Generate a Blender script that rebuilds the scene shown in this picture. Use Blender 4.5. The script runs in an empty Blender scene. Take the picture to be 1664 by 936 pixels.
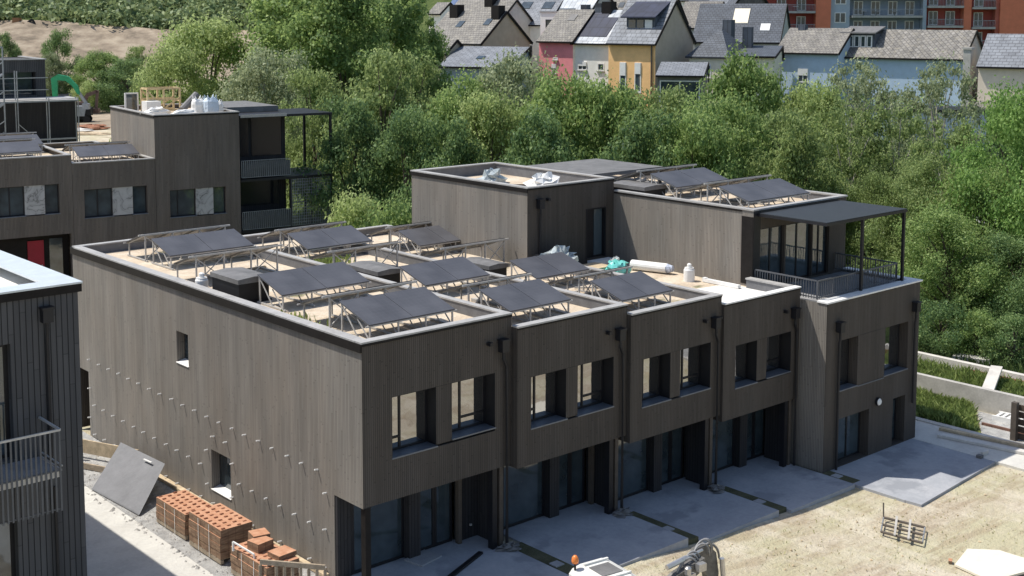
import bpy, math, random
import numpy as np
from mathutils import Vector, Matrix
random.seed(7)
S = bpy.context.scene
COL = S.collection
R = math.radians

# ------------------------------------------------------------------ camera
F_PX, W_PX, H_PX = 2092.3, 1664.0, 936.0
PITCH, ROLL, YAW = R(5.966), R(0.085), R(41.297)
CAM = Vector((-19.544, -28.43, 16.052))
PPY = 243.6
fw = Vector((math.sin(YAW)*math.cos(PITCH), math.cos(YAW)*math.cos(PITCH), -math.sin(PITCH)))
r0 = Vector((math.cos(YAW), -math.sin(YAW), 0)); u0 = r0.cross(fw)
rt = r0*math.cos(ROLL)+u0*math.sin(ROLL); up = -r0*math.sin(ROLL)+u0*math.cos(ROLL)
cd = bpy.data.cameras.new('camera'); cam = bpy.data.objects.new('camera', cd); COL.objects.link(cam)
cam.matrix_world = Matrix(((rt.x, up.x, -fw.x, CAM.x), (rt.y, up.y, -fw.y, CAM.y), (rt.z, up.z, -fw.z, CAM.z), (0, 0, 0, 1)))
cd.sensor_width = 36; cd.lens = F_PX/W_PX*36; cd.shift_y = (PPY-H_PX/2)/W_PX
cd.clip_start = 0.5; cd.clip_end = 3000
S.camera = cam
fh = Vector((math.sin(YAW), math.cos(YAW), 0)); rh = Vector((math.cos(YAW), -math.sin(YAW), 0))

def place(px, py, d):
    """survey point: world position of a feature measured in the photo at view depth d"""
    return CAM + fw*d + rt*(d*(px-W_PX/2)/F_PX) - up*(d*(py-PPY)/F_PX)
def uv(p):
    q = Vector((p[0], p[1], 0))-Vector((CAM.x, CAM.y, 0))
    return q.dot(rh), q.dot(fh)

# ------------------------------------------------------------------ light
SUN = Vector((.345, -.425, -1.0)).normalized()
el = math.asin(-SUN.z); az = math.atan2(-SUN.x, -SUN.y)
w = bpy.data.worlds.new("World"); S.world = w; w.use_nodes = True
nt = w.node_tree; bg = nt.nodes['Background']
sky = nt.nodes.new('ShaderNodeTexSky'); sky.sky_type = 'NISHITA'; sky.sun_disc = False
sky.sun_elevation = el; sky.sun_rotation = az; sky.air_density = 1.0; sky.dust_density = 1.2; sky.ozone_density = 1.0
nt.links.new(sky.outputs[0], bg.inputs[0]); bg.inputs[1].default_value = 0.15
sd = bpy.data.lights.new('sun', 'SUN'); sd.energy = 5.0; sd.angle = R(0.53); sd.color = (1.0, 0.955, 0.88)
so = bpy.data.objects.new('sun', sd); COL.objects.link(so); so.rotation_euler = SUN.to_track_quat('-Z', 'Y').to_euler(); so.location = (0, 0, 60)
S.view_settings.view_transform = 'Standard'; S.view_settings.look = 'None'; S.view_settings.exposure = 0; S.view_settings.gamma = 1
try:
    S.cycles.max_bounces = 6; S.cycles.transparent_max_bounces = 8; S.cycles.use_denoising = True
except Exception: pass

# ------------------------------------------------------------------ materials
def new_mat(name):
    m = bpy.data.materials.new(name); m.use_nodes = True
    n = m.node_tree.nodes; l = m.node_tree.links
    return m, n, l, n['Principled BSDF']
def rgb(c): return (c[0], c[1], c[2], 1)
def mathn(n, l, op, a, b=None, c=None):
    x = n.new('ShaderNodeMath'); x.operation = op
    for i, v in enumerate((a, b, c)):
        if v is None: continue
        if isinstance(v, (int, float)): x.inputs[i].default_value = v
        else: l.new(v, x.inputs[i])
    return x.outputs[0]
def mixc(n, l, fac, a, b, mode='MIX'):
    x = n.new('ShaderNodeMix'); x.data_type = 'RGBA'; x.blend_type = mode
    for s, v in ((x.inputs[0], fac), (x.inputs[6], a), (x.inputs[7], b)):
        if isinstance(v, (int, float)): s.default_value = v
        elif isinstance(v, tuple): s.default_value = rgb(v)
        else: l.new(v, s)
    return x.outputs[2]
def noise(n, l, vec, scale, detail=4, rough=.55):
    x = n.new('ShaderNodeTexNoise'); x.inputs['Scale'].default_value = scale; x.inputs['Detail'].default_value = detail; x.inputs['Roughness'].default_value = rough
    if vec is not None: l.new(vec, x.inputs['Vector'])
    return x.outputs['Fac']
def ramp(n, l, fac, stops):
    x = n.new('ShaderNodeValToRGB'); l.new(fac, x.inputs[0]); e = x.color_ramp.elements
    while len(e) < len(stops): e.new(.5)
    for i, (p, c) in enumerate(stops):
        e[i].position = p; e[i].color = rgb(c) if isinstance(c, tuple) else (c, c, c, 1)
    return x.outputs[0]
def objco(n): return n.new('ShaderNodeTexCoord').outputs['Object']
def geopos(n): return n.new('ShaderNodeNewGeometry').outputs['Position']
def vmul(n, l, v, s):
    x = n.new('ShaderNodeVectorMath'); x.operation = 'MULTIPLY'; l.new(v, x.inputs[0]); x.inputs[1].default_value = s
    return x.outputs[0]
def bump(n, l, p, h, dist, strength=1.0):
    b = n.new('ShaderNodeBump'); b.inputs['Strength'].default_value = strength; b.inputs['Distance'].default_value = dist
    l.new(h, b.inputs['Height']); l.new(b.outputs[0], p.inputs['Normal'])

def m_plain(name, c, rough=.6, metal=0.0, var=.18, scale=3.0, spec=.4):
    m, n, l, p = new_mat(name)
    f = noise(n, l, objco(n), scale, 5)
    f2 = noise(n, l, objco(n), scale*7, 3)
    f = mathn(n, l, 'ADD', mathn(n, l, 'MULTIPLY', f, .65), mathn(n, l, 'MULTIPLY', f2, .35))
    lo = tuple(v*(1-var*1.6) for v in c); hi = tuple(min(1, v*(1+var*1.6)) for v in c)
    l.new(ramp(n, l, f, [(.3, lo), (.7, hi)]), p.inputs['Base Color'])
    p.inputs['Roughness'].default_value = rough; p.inputs['Metallic'].default_value = metal
    p.inputs['Specular IOR Level'].default_value = spec
    return m
def m_clad(name, c1, c2, board=.07, panel=.95, dark=.3, rough=.75, tint=None):
    """vertical timber boards: board tone, wide tonal bands, streaks, dark grooves"""
    m, n, l, p = new_mat(name)
    co = objco(n); sx = n.new('ShaderNodeSeparateXYZ'); l.new(co, sx.inputs[0])
    h = mathn(n, l, 'ADD', sx.outputs[0], sx.outputs[1])
    b = mathn(n, l, 'DIVIDE', h, board); bi = mathn(n, l, 'FLOOR', b); bf = mathn(n, l, 'FRACT', b)
    wn = n.new('ShaderNodeTexWhiteNoise'); wn.noise_dimensions = '2D'
    cx = n.new('ShaderNodeCombineXYZ'); l.new(bi, cx.inputs[0])
    wb = n.new('ShaderNodeTexWhiteNoise'); wb.noise_dimensions = '1D'; l.new(bi, wb.inputs['W'])
    zj = mathn(n, l, 'ADD', mathn(n, l, 'DIVIDE', sx.outputs[2], 2.7), mathn(n, l, 'MULTIPLY', wb.outputs['Value'], 7.0))
    joint = mathn(n, l, 'LESS_THAN', mathn(n, l, 'FRACT', zj), .012)
    l.new(mathn(n, l, 'FLOOR', zj), cx.inputs[1]); l.new(cx.outputs[0], wn.inputs['Vector'])
    wp = n.new('ShaderNodeTexNoise'); wp.noise_dimensions = '1D'; wp.inputs['Scale'].default_value = 1.0/panel; wp.inputs['Detail'].default_value = 3
    l.new(h, wp.inputs['W'])
    st = noise(n, l, vmul(n, l, co, (9, 9, .5)), 1.6, 5, .65)
    bl = noise(n, l, co, .35, 3)
    f = mathn(n, l, 'ADD', mathn(n, l, 'MULTIPLY', wn.outputs['Value'], .17), mathn(n, l, 'MULTIPLY', wp.outputs['Fac'], .38))
    f = mathn(n, l, 'ADD', f, mathn(n, l, 'MULTIPLY', st, .30)); f = mathn(n, l, 'ADD', f, mathn(n, l, 'MULTIPLY', bl, .30))
    c = ramp(n, l, f, [(.22, c1), (.92, c2)])
    if tint is not None:
        c = mixc(n, l, ramp(n, l, noise(n, l, vmul(n, l, co, (1, 1, .35)), .8, 4), [(.40, .15), (.72, .75)]), c, mixc(n, l, .6, c, tint))
    g = mathn(n, l, 'LESS_THAN', bf, .17)
    c = mixc(n, l, mathn(n, l, 'MULTIPLY', joint, .30), c, tuple(v*.3 for v in c1))
    stn = ramp(n, l, noise(n, l, vmul(n, l, co, (1.6, 1.6, .22)), 1.1, 5, .6), [(.40, .90), (.62, 1.06)]); c = mixc(n, l, 1.0, c, stn, 'MULTIPLY')
    c = mixc(n, l, mathn(n, l, 'MULTIPLY', g, 1-dark), c, tuple(v*.25 for v in c1))
    l.new(c, p.inputs['Base Color']); p.inputs['Roughness'].default_value = rough; p.inputs['Specular IOR Level'].default_value = .25
    hh = mathn(n, l, 'SUBTRACT', mathn(n, l, 'ADD', mathn(n, l, 'MULTIPLY', st, .25), mathn(n, l, 'MULTIPLY', wn.outputs['Value'], .4)), g)
    bump(n, l, p, hh, .02, .7)
    return m
def m_glass(name, c, ior, rough=.03, var=0.0):
    m, n, l, p = new_mat(name)
    f = noise(n, l, objco(n), 1.3, 2)
    l.new(ramp(n, l, f, [(.3, tuple(v*(1-var) for v in c)), (.7, tuple(v*(1+var) for v in c))]), p.inputs['Base Color'])
    p.inputs['Roughness'].default_value = rough; p.inputs['IOR'].default_value = ior; p.inputs['Specular IOR Level'].default_value = .5
    bump(n, l, p, f, .02, .25)
    return m
def m_ground(name, cols, scale, bumpd=.05, extra=None):
    m, n, l, p = new_mat(name); g = geopos(n)
    a = noise(n, l, g, scale, 6, .6); b = noise(n, l, g, scale*9, 5, .65); c = noise(n, l, vmul(n, l, g, (1, 2.2, 1)), scale*.35, 3)
    f = mathn(n, l, 'ADD', mathn(n, l, 'MULTIPLY', a, .42), mathn(n, l, 'ADD', mathn(n, l, 'MULTIPLY', b, .3), mathn(n, l, 'MULTIPLY', c, .28)))
    k = len(cols); col = ramp(n, l, f, [(.36+.28*i/(k-1), cc) for i, cc in enumerate(cols)])
    if extra is not None:
        e = noise(n, l, g, extra[1], 5, .6); col = mixc(n, l, ramp(n, l, e, [(extra[2], 0.0), (extra[3], 1.0)]), col, extra[0])
    l.new(col, p.inputs['Base Color']); p.inputs['Roughness'].default_value = .95; p.inputs['Specular IOR Level'].default_value = .1
    fine = noise(n, l, g, scale*22, 3, .7)
    bump(n, l, p, mathn(n, l, 'ADD', b, mathn(n, l, 'MULTIPLY', fine, .5)), bumpd, .9)
    return m
def m_leaf(name, dark, mid, light, trans=.3, scale=.55):
    m, n, l, p = new_mat(name)
    geo = n.new('ShaderNodeNewGeometry'); oi = n.new('ShaderNodeObjectInfo')
    f = noise(n, l, geo.outputs['Position'], scale, 3)
    v = mathn(n, l, 'ADD', mathn(n, l, 'MULTIPLY', f, .62), mathn(n, l, 'MULTIPLY', geo.outputs['Random Per Island'], .52))
    v = mathn(n, l, 'ADD', v, mathn(n, l, 'MULTIPLY', mathn(n, l, 'SUBTRACT', oi.outputs['Random'], .5), .12))
    c = ramp(n, l, v, [(.28, dark), (.58, mid), (.86, light)])
    l.new(c, p.inputs['Base Color']); p.inputs['Roughness'].default_value = .55; p.inputs['Specular IOR Level'].default_value = .3
    t = n.new('ShaderNodeBsdfTranslucent'); l.new(mixc(n, l, .5, c, tuple(min(1, x*1.5) for x in light)), t.inputs['Color'])
    mx = n.new('ShaderNodeMixShader'); mx.inputs[0].default_value = trans
    l.new(p.outputs[0], mx.inputs[1]); l.new(t.outputs[0], mx.inputs[2]); l.new(mx.outputs[0], n['Material Output'].inputs['Surface'])
    return m
def m_tiles(name, c1, c2, sx=.3, sy=.22, rot=0.0, moss=None):
    """slate or tile courses in the local plane of a roof (uses x and z+y)"""
    m, n, l, p = new_mat(name); co = objco(n); s = n.new('ShaderNodeSeparateXYZ'); l.new(co, s.inputs[0])
    cx = n.new('ShaderNodeCombineXYZ'); l.new(s.outputs[0], cx.inputs[0]); l.new(mathn(n, l, 'ADD', s.outputs[1], mathn(n, l, 'MULTIPLY', s.outputs[2], .01)), cx.inputs[1])
    mp = n.new('ShaderNodeMapping'); mp.inputs['Rotation'].default_value[2] = rot; l.new(cx.outputs[0], mp.inputs[0])
    br = n.new('ShaderNodeTexBrick'); br.inputs['Scale'].default_value = 1; br.inputs['Brick Width'].default_value = sx; br.inputs['Row Height'].default_value = sy
    br.inputs['Mortar Size'].default_value = .03; br.inputs['Color1'].default_value = rgb(c1); br.inputs['Color2'].default_value = rgb(c2); br.inputs['Mortar'].default_value = rgb(tuple(v*.45 for v in c1))
    l.new(mp.outputs[0], br.inputs['Vector'])
    f = noise(n, l, co, .9, 5, .6)
    c = mixc(n, l, .75, br.outputs['Color'], ramp(n, l, f, [(.3, .55), (.72, 1.25)]), 'MULTIPLY')
    if moss is not None: c = mixc(n, l, ramp(n, l, noise(n, l, co, 2.2, 6, .7), [(.5, 0.0), (.68, .8)]), c, moss)
    l.new(c, p.inputs['Base Color']); p.inputs['Roughness'].default_value = .7
    bump(n, l, p, br.outputs['Fac'], -.02, .6)
    return m

M = {}
M['clad'] = m_clad('shaded_front_cladding', (.047, .0405, .035), (.113, .100, .088), tint=(.100, .081, .065))  # front boards: colour darkened to deepen the shade on these walls
M['cladL'] = m_clad('sunlit_side_cladding', (.122, .112, .099), (.325, .302, .268), tint=(.30, .25, .20))  # same boards for the side walls, colour lightened to imitate sun on them
M['cladB'] = m_clad('brown_timber_cladding', (.086, .075, .065), (.205, .183, .163), tint=(.185, .148, .118))
M['clad2'] = m_clad('dark_slatted_cladding', (.045, .046, .050), (.125, .124, .126), board=.15, dark=.1)
M['dark'] = m_plain('dark_metal', (.012, .012, .015), .5, 0, .2)
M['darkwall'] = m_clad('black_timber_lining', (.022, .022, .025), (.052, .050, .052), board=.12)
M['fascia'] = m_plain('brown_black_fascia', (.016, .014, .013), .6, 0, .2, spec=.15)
M['coping'] = m_plain('pale_zinc_coping', (.37, .36, .345), .55, 0, .16, 1.5)
M['copingW'] = m_plain('white_membrane_coping', (.80, .79, .76), .6, 0, .06)
M['deck'] = m_ground('sandy_roof_substrate', [(.42, .33, .24), (.60, .50, .38), (.72, .64, .52)], 1.1, .04, ((.14, .15, .07), .7, .60, .72))
M['deckgrey'] = m_ground('grey_roof_membrane', [(.20, .20, .20), (.28, .28, .28), (.36, .35, .34)], .9, .01)
M['deckwhite'] = m_ground('white_roof_membrane', [(.62, .58, .52), (.74, .71, .66), (.8, .78, .74)], .8, .01)
M['memb'] = m_plain('grey_upstand_membrane', (.15, .15, .155), .7, 0, .15)
M['pane'] = m_glass('window_glass', (.02, .022, .025), 4.2)
M['panedark'] = m_glass('dark_window_glass', (.045, .062, .072), 1.9, .05, .35)
M['paneblue'] = m_glass('blue_window_glass', (.06, .085, .10), 2.0)
M['panenavy'] = m_glass('navy_shaded_glass', (.008, .012, .02), 1.35, .15)
M['sill'] = m_plain('grey_metal_sill', (.16, .175, .20), .45, .3, .1)
M['sillw'] = m_plain('pale_sill', (.6, .6, .6), .5, 0, .1)
M['brownpost'] = m_plain('brown_post', (.10, .082, .066), .6, 0, .15)
M['steel'] = m_plain('galvanised_steel', (.46, .445, .42), .5, .1, .15)
M['rail'] = m_plain('grey_steel_rail', (.33, .35, .37), .45, .3, .12)
M['railD'] = m_plain('dark_grey_rail', (.10, .105, .115), .5, .2, .12)
M['terr'] = m_ground('concrete_terrace', [(.29, .30, .32), (.36, .37, .39), (.44, .44, .45)], .7, .01, ((.28, .29, .31), .55, .56, .64))
M['terr2'] = m_ground('grey_stepping_slab', [(.30, .30, .31), (.42, .42, .42)], 1.5, .01)
M['soil'] = m_ground('dark_soil', [(.07, .07, .045), (.11, .11, .065), (.16, .15, .095)], 2.0, .05)
M['conc'] = m_plain('pale_concrete', (.44, .42, .385), .85, 0, .14, 1.5)
M['concw'] = m_plain('white_concrete', (.58, .55, .50), .85, 0, .12, 1.5)
M['white'] = m_plain('white_plastic', (.78, .77, .74), .5, 0, .08)
M['wood'] = m_plain('raw_timber', (.52, .41, .27), .8, 0, .22, 4)
M['woodold'] = m_plain('weathered_timber', (.36, .29, .21), .85, 0, .25, 4)
M['wooddark'] = m_plain('dark_timber', (.07, .05, .035), .8, 0, .25, 4)
M['cream_board'] = m_plain('cream_board', (.74, .69, .57), .7, 0, .08, 1)
M['black'] = m_plain('black_rubber', (.010, .010, .012), .6, 0, .2)
M['lid'] = m_plain('grey_hatch_lid', (.16, .155, .15), .6, 0, .2, 2)
def m_solar():
    m, n, l, p = new_mat('solar_glass'); co = objco(n); s = n.new('ShaderNodeSeparateXYZ'); l.new(co, s.inputs[0])
    gx = mathn(n, l, 'LESS_THAN', mathn(n, l, 'FRACT', mathn(n, l, 'DIVIDE', s.outputs[0], .17)), .05)
    gy = mathn(n, l, 'LESS_THAN', mathn(n, l, 'FRACT', mathn(n, l, 'DIVIDE', s.outputs[1], .17)), .05)
    g = mathn(n, l, 'MAXIMUM', gx, gy); f = noise(n, l, co, 1.2, 4)
    base = ramp(n, l, f, [(.3, (.062, .062, .068)), (.7, (.094, .094, .102))])
    l.new(mixc(n, l, mathn(n, l, 'MULTIPLY', g, .35), base, (.14, .14, .15)), p.inputs['Base Color'])
    p.inputs['Roughness'].default_value = .42; p.inputs['IOR'].default_value = 1.4
    return m
M['solar'] = m_solar()
def m_brick():
    m, n, l, p = new_mat('orange_clay_block'); co = objco(n); s = n.new('ShaderNodeSeparateXYZ'); l.new(co, s.inputs[0])
    gn = n.new('ShaderNodeNewGeometry'); sn = n.new('ShaderNodeSeparateXYZ'); l.new(gn.outputs['Normal'], sn.inputs[0])
    f = noise(n, l, co, 5, 5, .6); f2 = noise(n, l, vmul(n, l, co, (1, 1, 6)), 3, 4)
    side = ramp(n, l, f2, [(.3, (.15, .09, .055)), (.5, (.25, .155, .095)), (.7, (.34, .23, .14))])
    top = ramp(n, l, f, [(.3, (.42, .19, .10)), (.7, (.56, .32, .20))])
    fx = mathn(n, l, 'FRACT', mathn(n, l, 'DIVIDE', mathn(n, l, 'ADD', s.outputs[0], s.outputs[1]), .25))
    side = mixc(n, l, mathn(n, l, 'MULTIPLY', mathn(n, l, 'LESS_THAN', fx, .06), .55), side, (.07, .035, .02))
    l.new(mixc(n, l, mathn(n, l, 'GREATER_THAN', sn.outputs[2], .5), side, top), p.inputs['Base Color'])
    p.inputs['Roughness'].default_value = .9; bump(n, l, p, f, .02, .6)
    return m
M['brick'] = m_brick()
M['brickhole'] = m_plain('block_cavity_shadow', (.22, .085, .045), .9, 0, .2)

# ------------------------------------------------------------------ mesh builder
class MB:
    def __init__(s): s.v = []; s.f = []
    def add(s, vs, fs):
        k = len(s.v); s.v += [tuple(v) for v in vs]; s.f += [tuple(i+k for i in f) for f in fs]
    def box(s, x0, x1, y0, y1, z0, z1):
        s.add([(x0, y0, z0), (x1, y0, z0), (x1, y1, z0), (x0, y1, z0), (x0, y0, z1), (x1, y0, z1), (x1, y1, z1), (x0, y1, z1)],
              [(3, 2, 1, 0), (4, 5, 6, 7), (0, 1, 5, 4), (1, 2, 6, 5), (2, 3, 7, 6), (3, 0, 4, 7)]); return s
    def quad(s, a, b, c, d): s.add([a, b, c, d], [(0, 1, 2, 3)]); return s
    def poly(s, pts): s.add(pts, [tuple(range(len(pts)))]); return s
    def prism(s, pts, off):
        """polygon swept by a vector"""
        n = len(pts); o = Vector(off); P = [Vector(p) for p in pts]; Q = [p+o for p in P]
        s.add(P+Q, [tuple(range(n-1, -1, -1)), tuple(range(n, 2*n))]+[(i, (i+1) % n, n+(i+1) % n, n+i) for i in range(n)]); return s
    def bar(s, a, b, w, h=None, roll=None):
        a = Vector(a); b = Vector(b); h = h or w; d = (b-a).normalized()
        x = d.cross(Vector((0, 0, 1)))
        if x.length < 1e-3: x = Vector((1, 0, 0))
        x.normalize(); y = x.cross(d).normalized(); x = x*w/2; y = y*h/2
        s.add([a-x-y, a+x-y, a+x+y, a-x+y, b-x-y, b+x-y, b+x+y, b-x+y],
              [(3, 2, 1, 0), (4, 5, 6, 7), (0, 1, 5, 4), (1, 2, 6, 5), (2, 3, 7, 6), (3, 0, 4, 7)]); return s
    def tube(s, pts, r, n=8, caps=True):
        pts = [Vector(p) for p in pts]; m = len(pts)
        rs = r if isinstance(r, (list, tuple)) else [r]*m
        vs = []
        for i, p in enumerate(pts):
            d = (pts[min(i+1, m-1)]-pts[max(i-1, 0)]).normalized()
            x = d.cross(Vector((0, 0, 1)))
            if x.length < 1e-3: x = Vector((1, 0, 0))
            x.normalize(); y = x.cross(d)
            for k in range(n):
                t = 2*math.pi*k/n; vs.append(p+(x*math.cos(t)+y*math.sin(t))*rs[i])
        fs = [(i*n+k, i*n+(k+1) % n, (i+1)*n+(k+1) % n, (i+1)*n+k) for i in range(m-1) for k in range(n)]
        if caps: fs += [tuple(range(n-1, -1, -1)), tuple((m-1)*n+k for k in range(n))]
        s.add(vs, fs); return s
    def lathe(s, c, prof, n=16):
        c = Vector(c); vs = []; m = len(prof)
        for (r, z) in prof:
            for k in range(n):
                t = 2*math.pi*k/n; vs.append(c+Vector((r*math.cos(t), r*math.sin(t), z)))
        fs = [(i*n+k, i*n+(k+1) % n, (i+1)*n+(k+1) % n, (i+1)*n+k) for i in range(m-1) for k in range(n)]
        fs += [tuple(range(n-1, -1, -1)), tuple((m-1)*n+k for k in range(n))]
        s.add(vs, fs); return s
    def wall(s, o, ud, nrm, W, z0, z1, holes=(), depth=.35, cuts=()):
        """rectangular wall face from o along ud with holes (u0,u1,z0,z1); reveals run inward by depth"""
        o = Vector(o); ud = Vector(ud); nrm = Vector(nrm)
        us = sorted({0, W, *[h[0] for h in holes], *[h[1] for h in holes]}); zs = sorted({z0, z1, *[h[2] for h in holes], *[h[3] for h in holes]})
        us = [u for u in us if 0 <= u <= W]; zs = [z for z in zs if z0 <= z <= z1]
        flip = ud.cross(Vector((0, 0, 1))).dot(nrm) < 0
        def P(u, z, d=0): return o+ud*u+Vector((0, 0, z))-nrm*d
        def q(a, b, c, d): s.quad(*((d, c, b, a) if flip else (a, b, c, d)))
        for i in range(len(us)-1):
            for j in range(len(zs)-1):
                cu = (us[i]+us[i+1])/2; cz = (zs[j]+zs[j+1])/2
                if any(h[0] < cu < h[1] and h[2] < cz < h[3] for h in holes): continue
                q(P(us[i], zs[j]), P(us[i+1], zs[j]), P(us[i+1], zs[j+1]), P(us[i], zs[j+1]))
        for (a, b, c, d) in holes:
            if a > 0: q(P(a, c), P(a, d), P(a, d, depth), P(a, c, depth)) if False else q(P(a, c, 0), P(a, d, 0), P(a, d, depth), P(a, c, depth))
            if b < W: q(P(b, c, depth), P(b, d, depth), P(b, d, 0), P(b, c, 0))
            if d < z1: q(P(a, d, 0), P(b, d, 0), P(b, d, depth), P(a, d, depth))
            if c > z0: q(P(a, c, depth), P(b, c, depth), P(b, c, 0), P(a, c, 0))
        return s
    def build(s, name, m, parent=None, label=None, off=None, smooth=False):
        me = bpy.data.meshes.new(name)
        vs = s.v
        if off is not None:
            o = Vector(off); vs = [tuple(Vector(v)-o) for v in vs]
        me.from_pydata(vs, [], s.f); me.materials.append(m)
        if smooth: me.polygons.foreach_set('use_smooth', [True]*len(me.polygons))
        me.update()
        o = bpy.data.objects.new(name, me); COL.objects.link(o)
        if parent is not None: o.parent = parent
        if label: o['label'] = label
        return o

def tag(o, label=None, cat=None, group=None, kind=None):
    if label: o['label'] = label
    if cat: o['category'] = cat
    if group: o['group'] = group
    if kind: o['kind'] = kind
    return o
def thing(name, label, cat, loc=(0, 0, 0), rz=0.0, group=None):
    o = bpy.data.objects.new(name, None); COL.objects.link(o); o.location = loc; o.rotation_euler = (0, 0, rz); o.empty_display_size = .3
    return tag(o, label, cat, group, 'thing')
def copy_tree(o, parent=None):
    c = o.copy(); COL.objects.link(c)
    if parent is not None: c.parent = parent
    for ch in [x for x in bpy.data.objects if x.parent == o]: copy_tree(ch, c)
    return c
def single(mb, name, m, label, cat, loc, group=None, smooth=False):
    """a thing made of one mesh, given in local coordinates around loc"""
    o = mb.build(name, m, smooth=smooth); o.location = loc
    return tag(o, label, cat, group, 'thing')

# ------------------------------------------------------------------ terrain
def sstep(a, b, x):
    t = min(1, max(0, (x-a)/(b-a))); return t*t*(3-2*t)
def hz(x, y):
    u, v = uv((x, y))
    g = float(np.interp(x, [0, 5, 8.6, 10.0, 13.0, 14.4, 18, 60], [-.03, -.07, -.13, -.37, -.42, -.55, -.62, -.62]))
    town = -1.2*sstep(62, 75, v)+sstep(112, 140, v)*6.2+max(0, v-150)*.06+max(0, v-235)*.30
    px0 = W_PX/2+F_PX*u/max(v, 5)
    valley = -.9*sstep(90, 140, v)+sstep(215, 300, v)*5+sstep(303, 322, v)*(11-2.6*sstep(-20, 280, px0)+.8*math.sin(px0*.06)*math.sin(v*.5))+max(0, v-335)*.22+.6*math.sin(x*.35)*math.sin(y*.27)*sstep(240, 300, v)*(1-sstep(325, 340, v))
    px = W_PX/2+F_PX*u/max(v, 5)
    t = sstep(430, 760, px)
    far = valley*(1-t)+town*t
    n = .25*math.sin(x*.21+1)*math.sin(y*.17)*sstep(70, 95, v)
    return g*(1-sstep(60, 80, v))+far+n
def build_terrain():
    us = np.concatenate([np.linspace(-420, -90, 34), np.linspace(-86, 86, 87), np.linspace(90, 420, 34)])
    vs = np.concatenate([np.linspace(-60, 8, 12), np.linspace(10, 110, 67), np.linspace(113, 330, 74), np.linspace(340, 760, 30)])
    mb = MB(); nu = len(us)
    for v in vs:
        for u in us:
            k = max(1, v/110)
            p = Vector((CAM.x, CAM.y, 0))+rh*float(u*(1 if abs(u) > 400 else k if abs(u)*k < 420 else 1))+fh*float(v)
            mb.v.append((p.x, p.y, hz(p.x, p.y)-.03))
    for j in range(len(vs)-1):
        for i in range(nu-1):
            mb.f.append((j*nu+i, j*nu+i+1, (j+1)*nu+i+1, (j+1)*nu+i))
    m, n, l, p = new_mat('terrain'); g = geopos(n)
    def rotdot(vec):
        d = n.new('ShaderNodeVectorMath'); d.operation = 'DOT_PRODUCT'; l.new(g, d.inputs[0]); d.inputs[1].default_value = vec; return d.outputs['Value']
    v = mathn(n, l, 'SUBTRACT', rotdot(tuple(fh)), Vector((CAM.x, CAM.y, 0)).dot(fh)); u = mathn(n, l, 'SUBTRACT', rotdot(tuple(rh)), Vector((CAM.x, CAM.y, 0)).dot(rh))
    a = noise(n, l, g, .9, 6, .62); b = noise(n, l, g, 7, 5, .65); c = noise(n, l, vmul(n, l, g, (1, 1.8, 1)), .22, 4, .6)
    f = mathn(n, l, 'ADD', mathn(n, l, 'MULTIPLY', a, .4), mathn(n, l, 'ADD', mathn(n, l, 'MULTIPLY', b, .3), mathn(n, l, 'MULTIPLY', c, .3)))
    sand = ramp(n, l, f, [(.34, (.33, .26, .18)), (.46, (.54, .465, .35)), (.56, (.65, .575, .45)), (.68, (.75, .69, .57))])
    pale = mixc(n, l, ramp(n, l, c, [(.42, 0.0), (.60, .75)]), sand, (.51, .475, .30))
    trk = noise(n, l, vmul(n, l, g, (.35, 2.6, 1)), .9, 6, .68); pale = mixc(n, l, ramp(n, l, trk, [(.47, 0.0), (.60, .55)]), pale, (.37, .285, .19)); trk2 = noise(n, l, vmul(n, l, g, (1.4, .5, 1)), .55, 7, .7); pale = mixc(n, l, ramp(n, l, trk2, [(.52, 0.0), (.64, .7)]), pale, (.70, .63, .50))
    green = ramp(n, l, f, [(.36, (.035, .055, .018)), (.5, (.075, .105, .032)), (.64, (.14, .16, .06))])
    earth = ramp(n, l, noise(n, l, vmul(n, l, g, (.5, .5, 1.5)), .35, 7, .65), [(.35, (.20, .165, .125)), (.5, (.34, .275, .205)), (.65, (.46, .385, .29))])
    riv = mathn(n, l, 'MULTIPLY', mathn(n, l, 'GREATER_THAN', v, 57), mathn(n, l, 'GREATER_THAN', mathn(n, l, 'ADD', u, mathn(n, l, 'MULTIPLY', v, .17)), 0.0))
    far = mathn(n, l, 'GREATER_THAN', v, 318)
    col = mixc(n, l, mathn(n, l, 'MAXIMUM', riv, far), pale, green)
    bank = mathn(n, l, 'MULTIPLY', mathn(n, l, 'MULTIPLY', mathn(n, l, 'GREATER_THAN', v, 190), mathn(n, l, 'LESS_THAN', v, 321)), mathn(n, l, 'SUBTRACT', 1.0, riv))
    col = mixc(n, l, bank, col, earth)
    l.new(col, p.inputs['Base Color']); p.inputs['Roughness'].default_value = .95; p.inputs['Specular IOR Level'].default_value = .1
    fine = noise(n, l, g, 22, 3, .7)
    bump(n, l, p, mathn(n, l, 'ADD', mathn(n, l, 'ADD', b, a), mathn(n, l, 'MULTIPLY', fine, .4)), .10, 1.0)
    o = mb.build('terrain', m, smooth=True); tag(o, kind='structure')
build_terrain()

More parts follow.
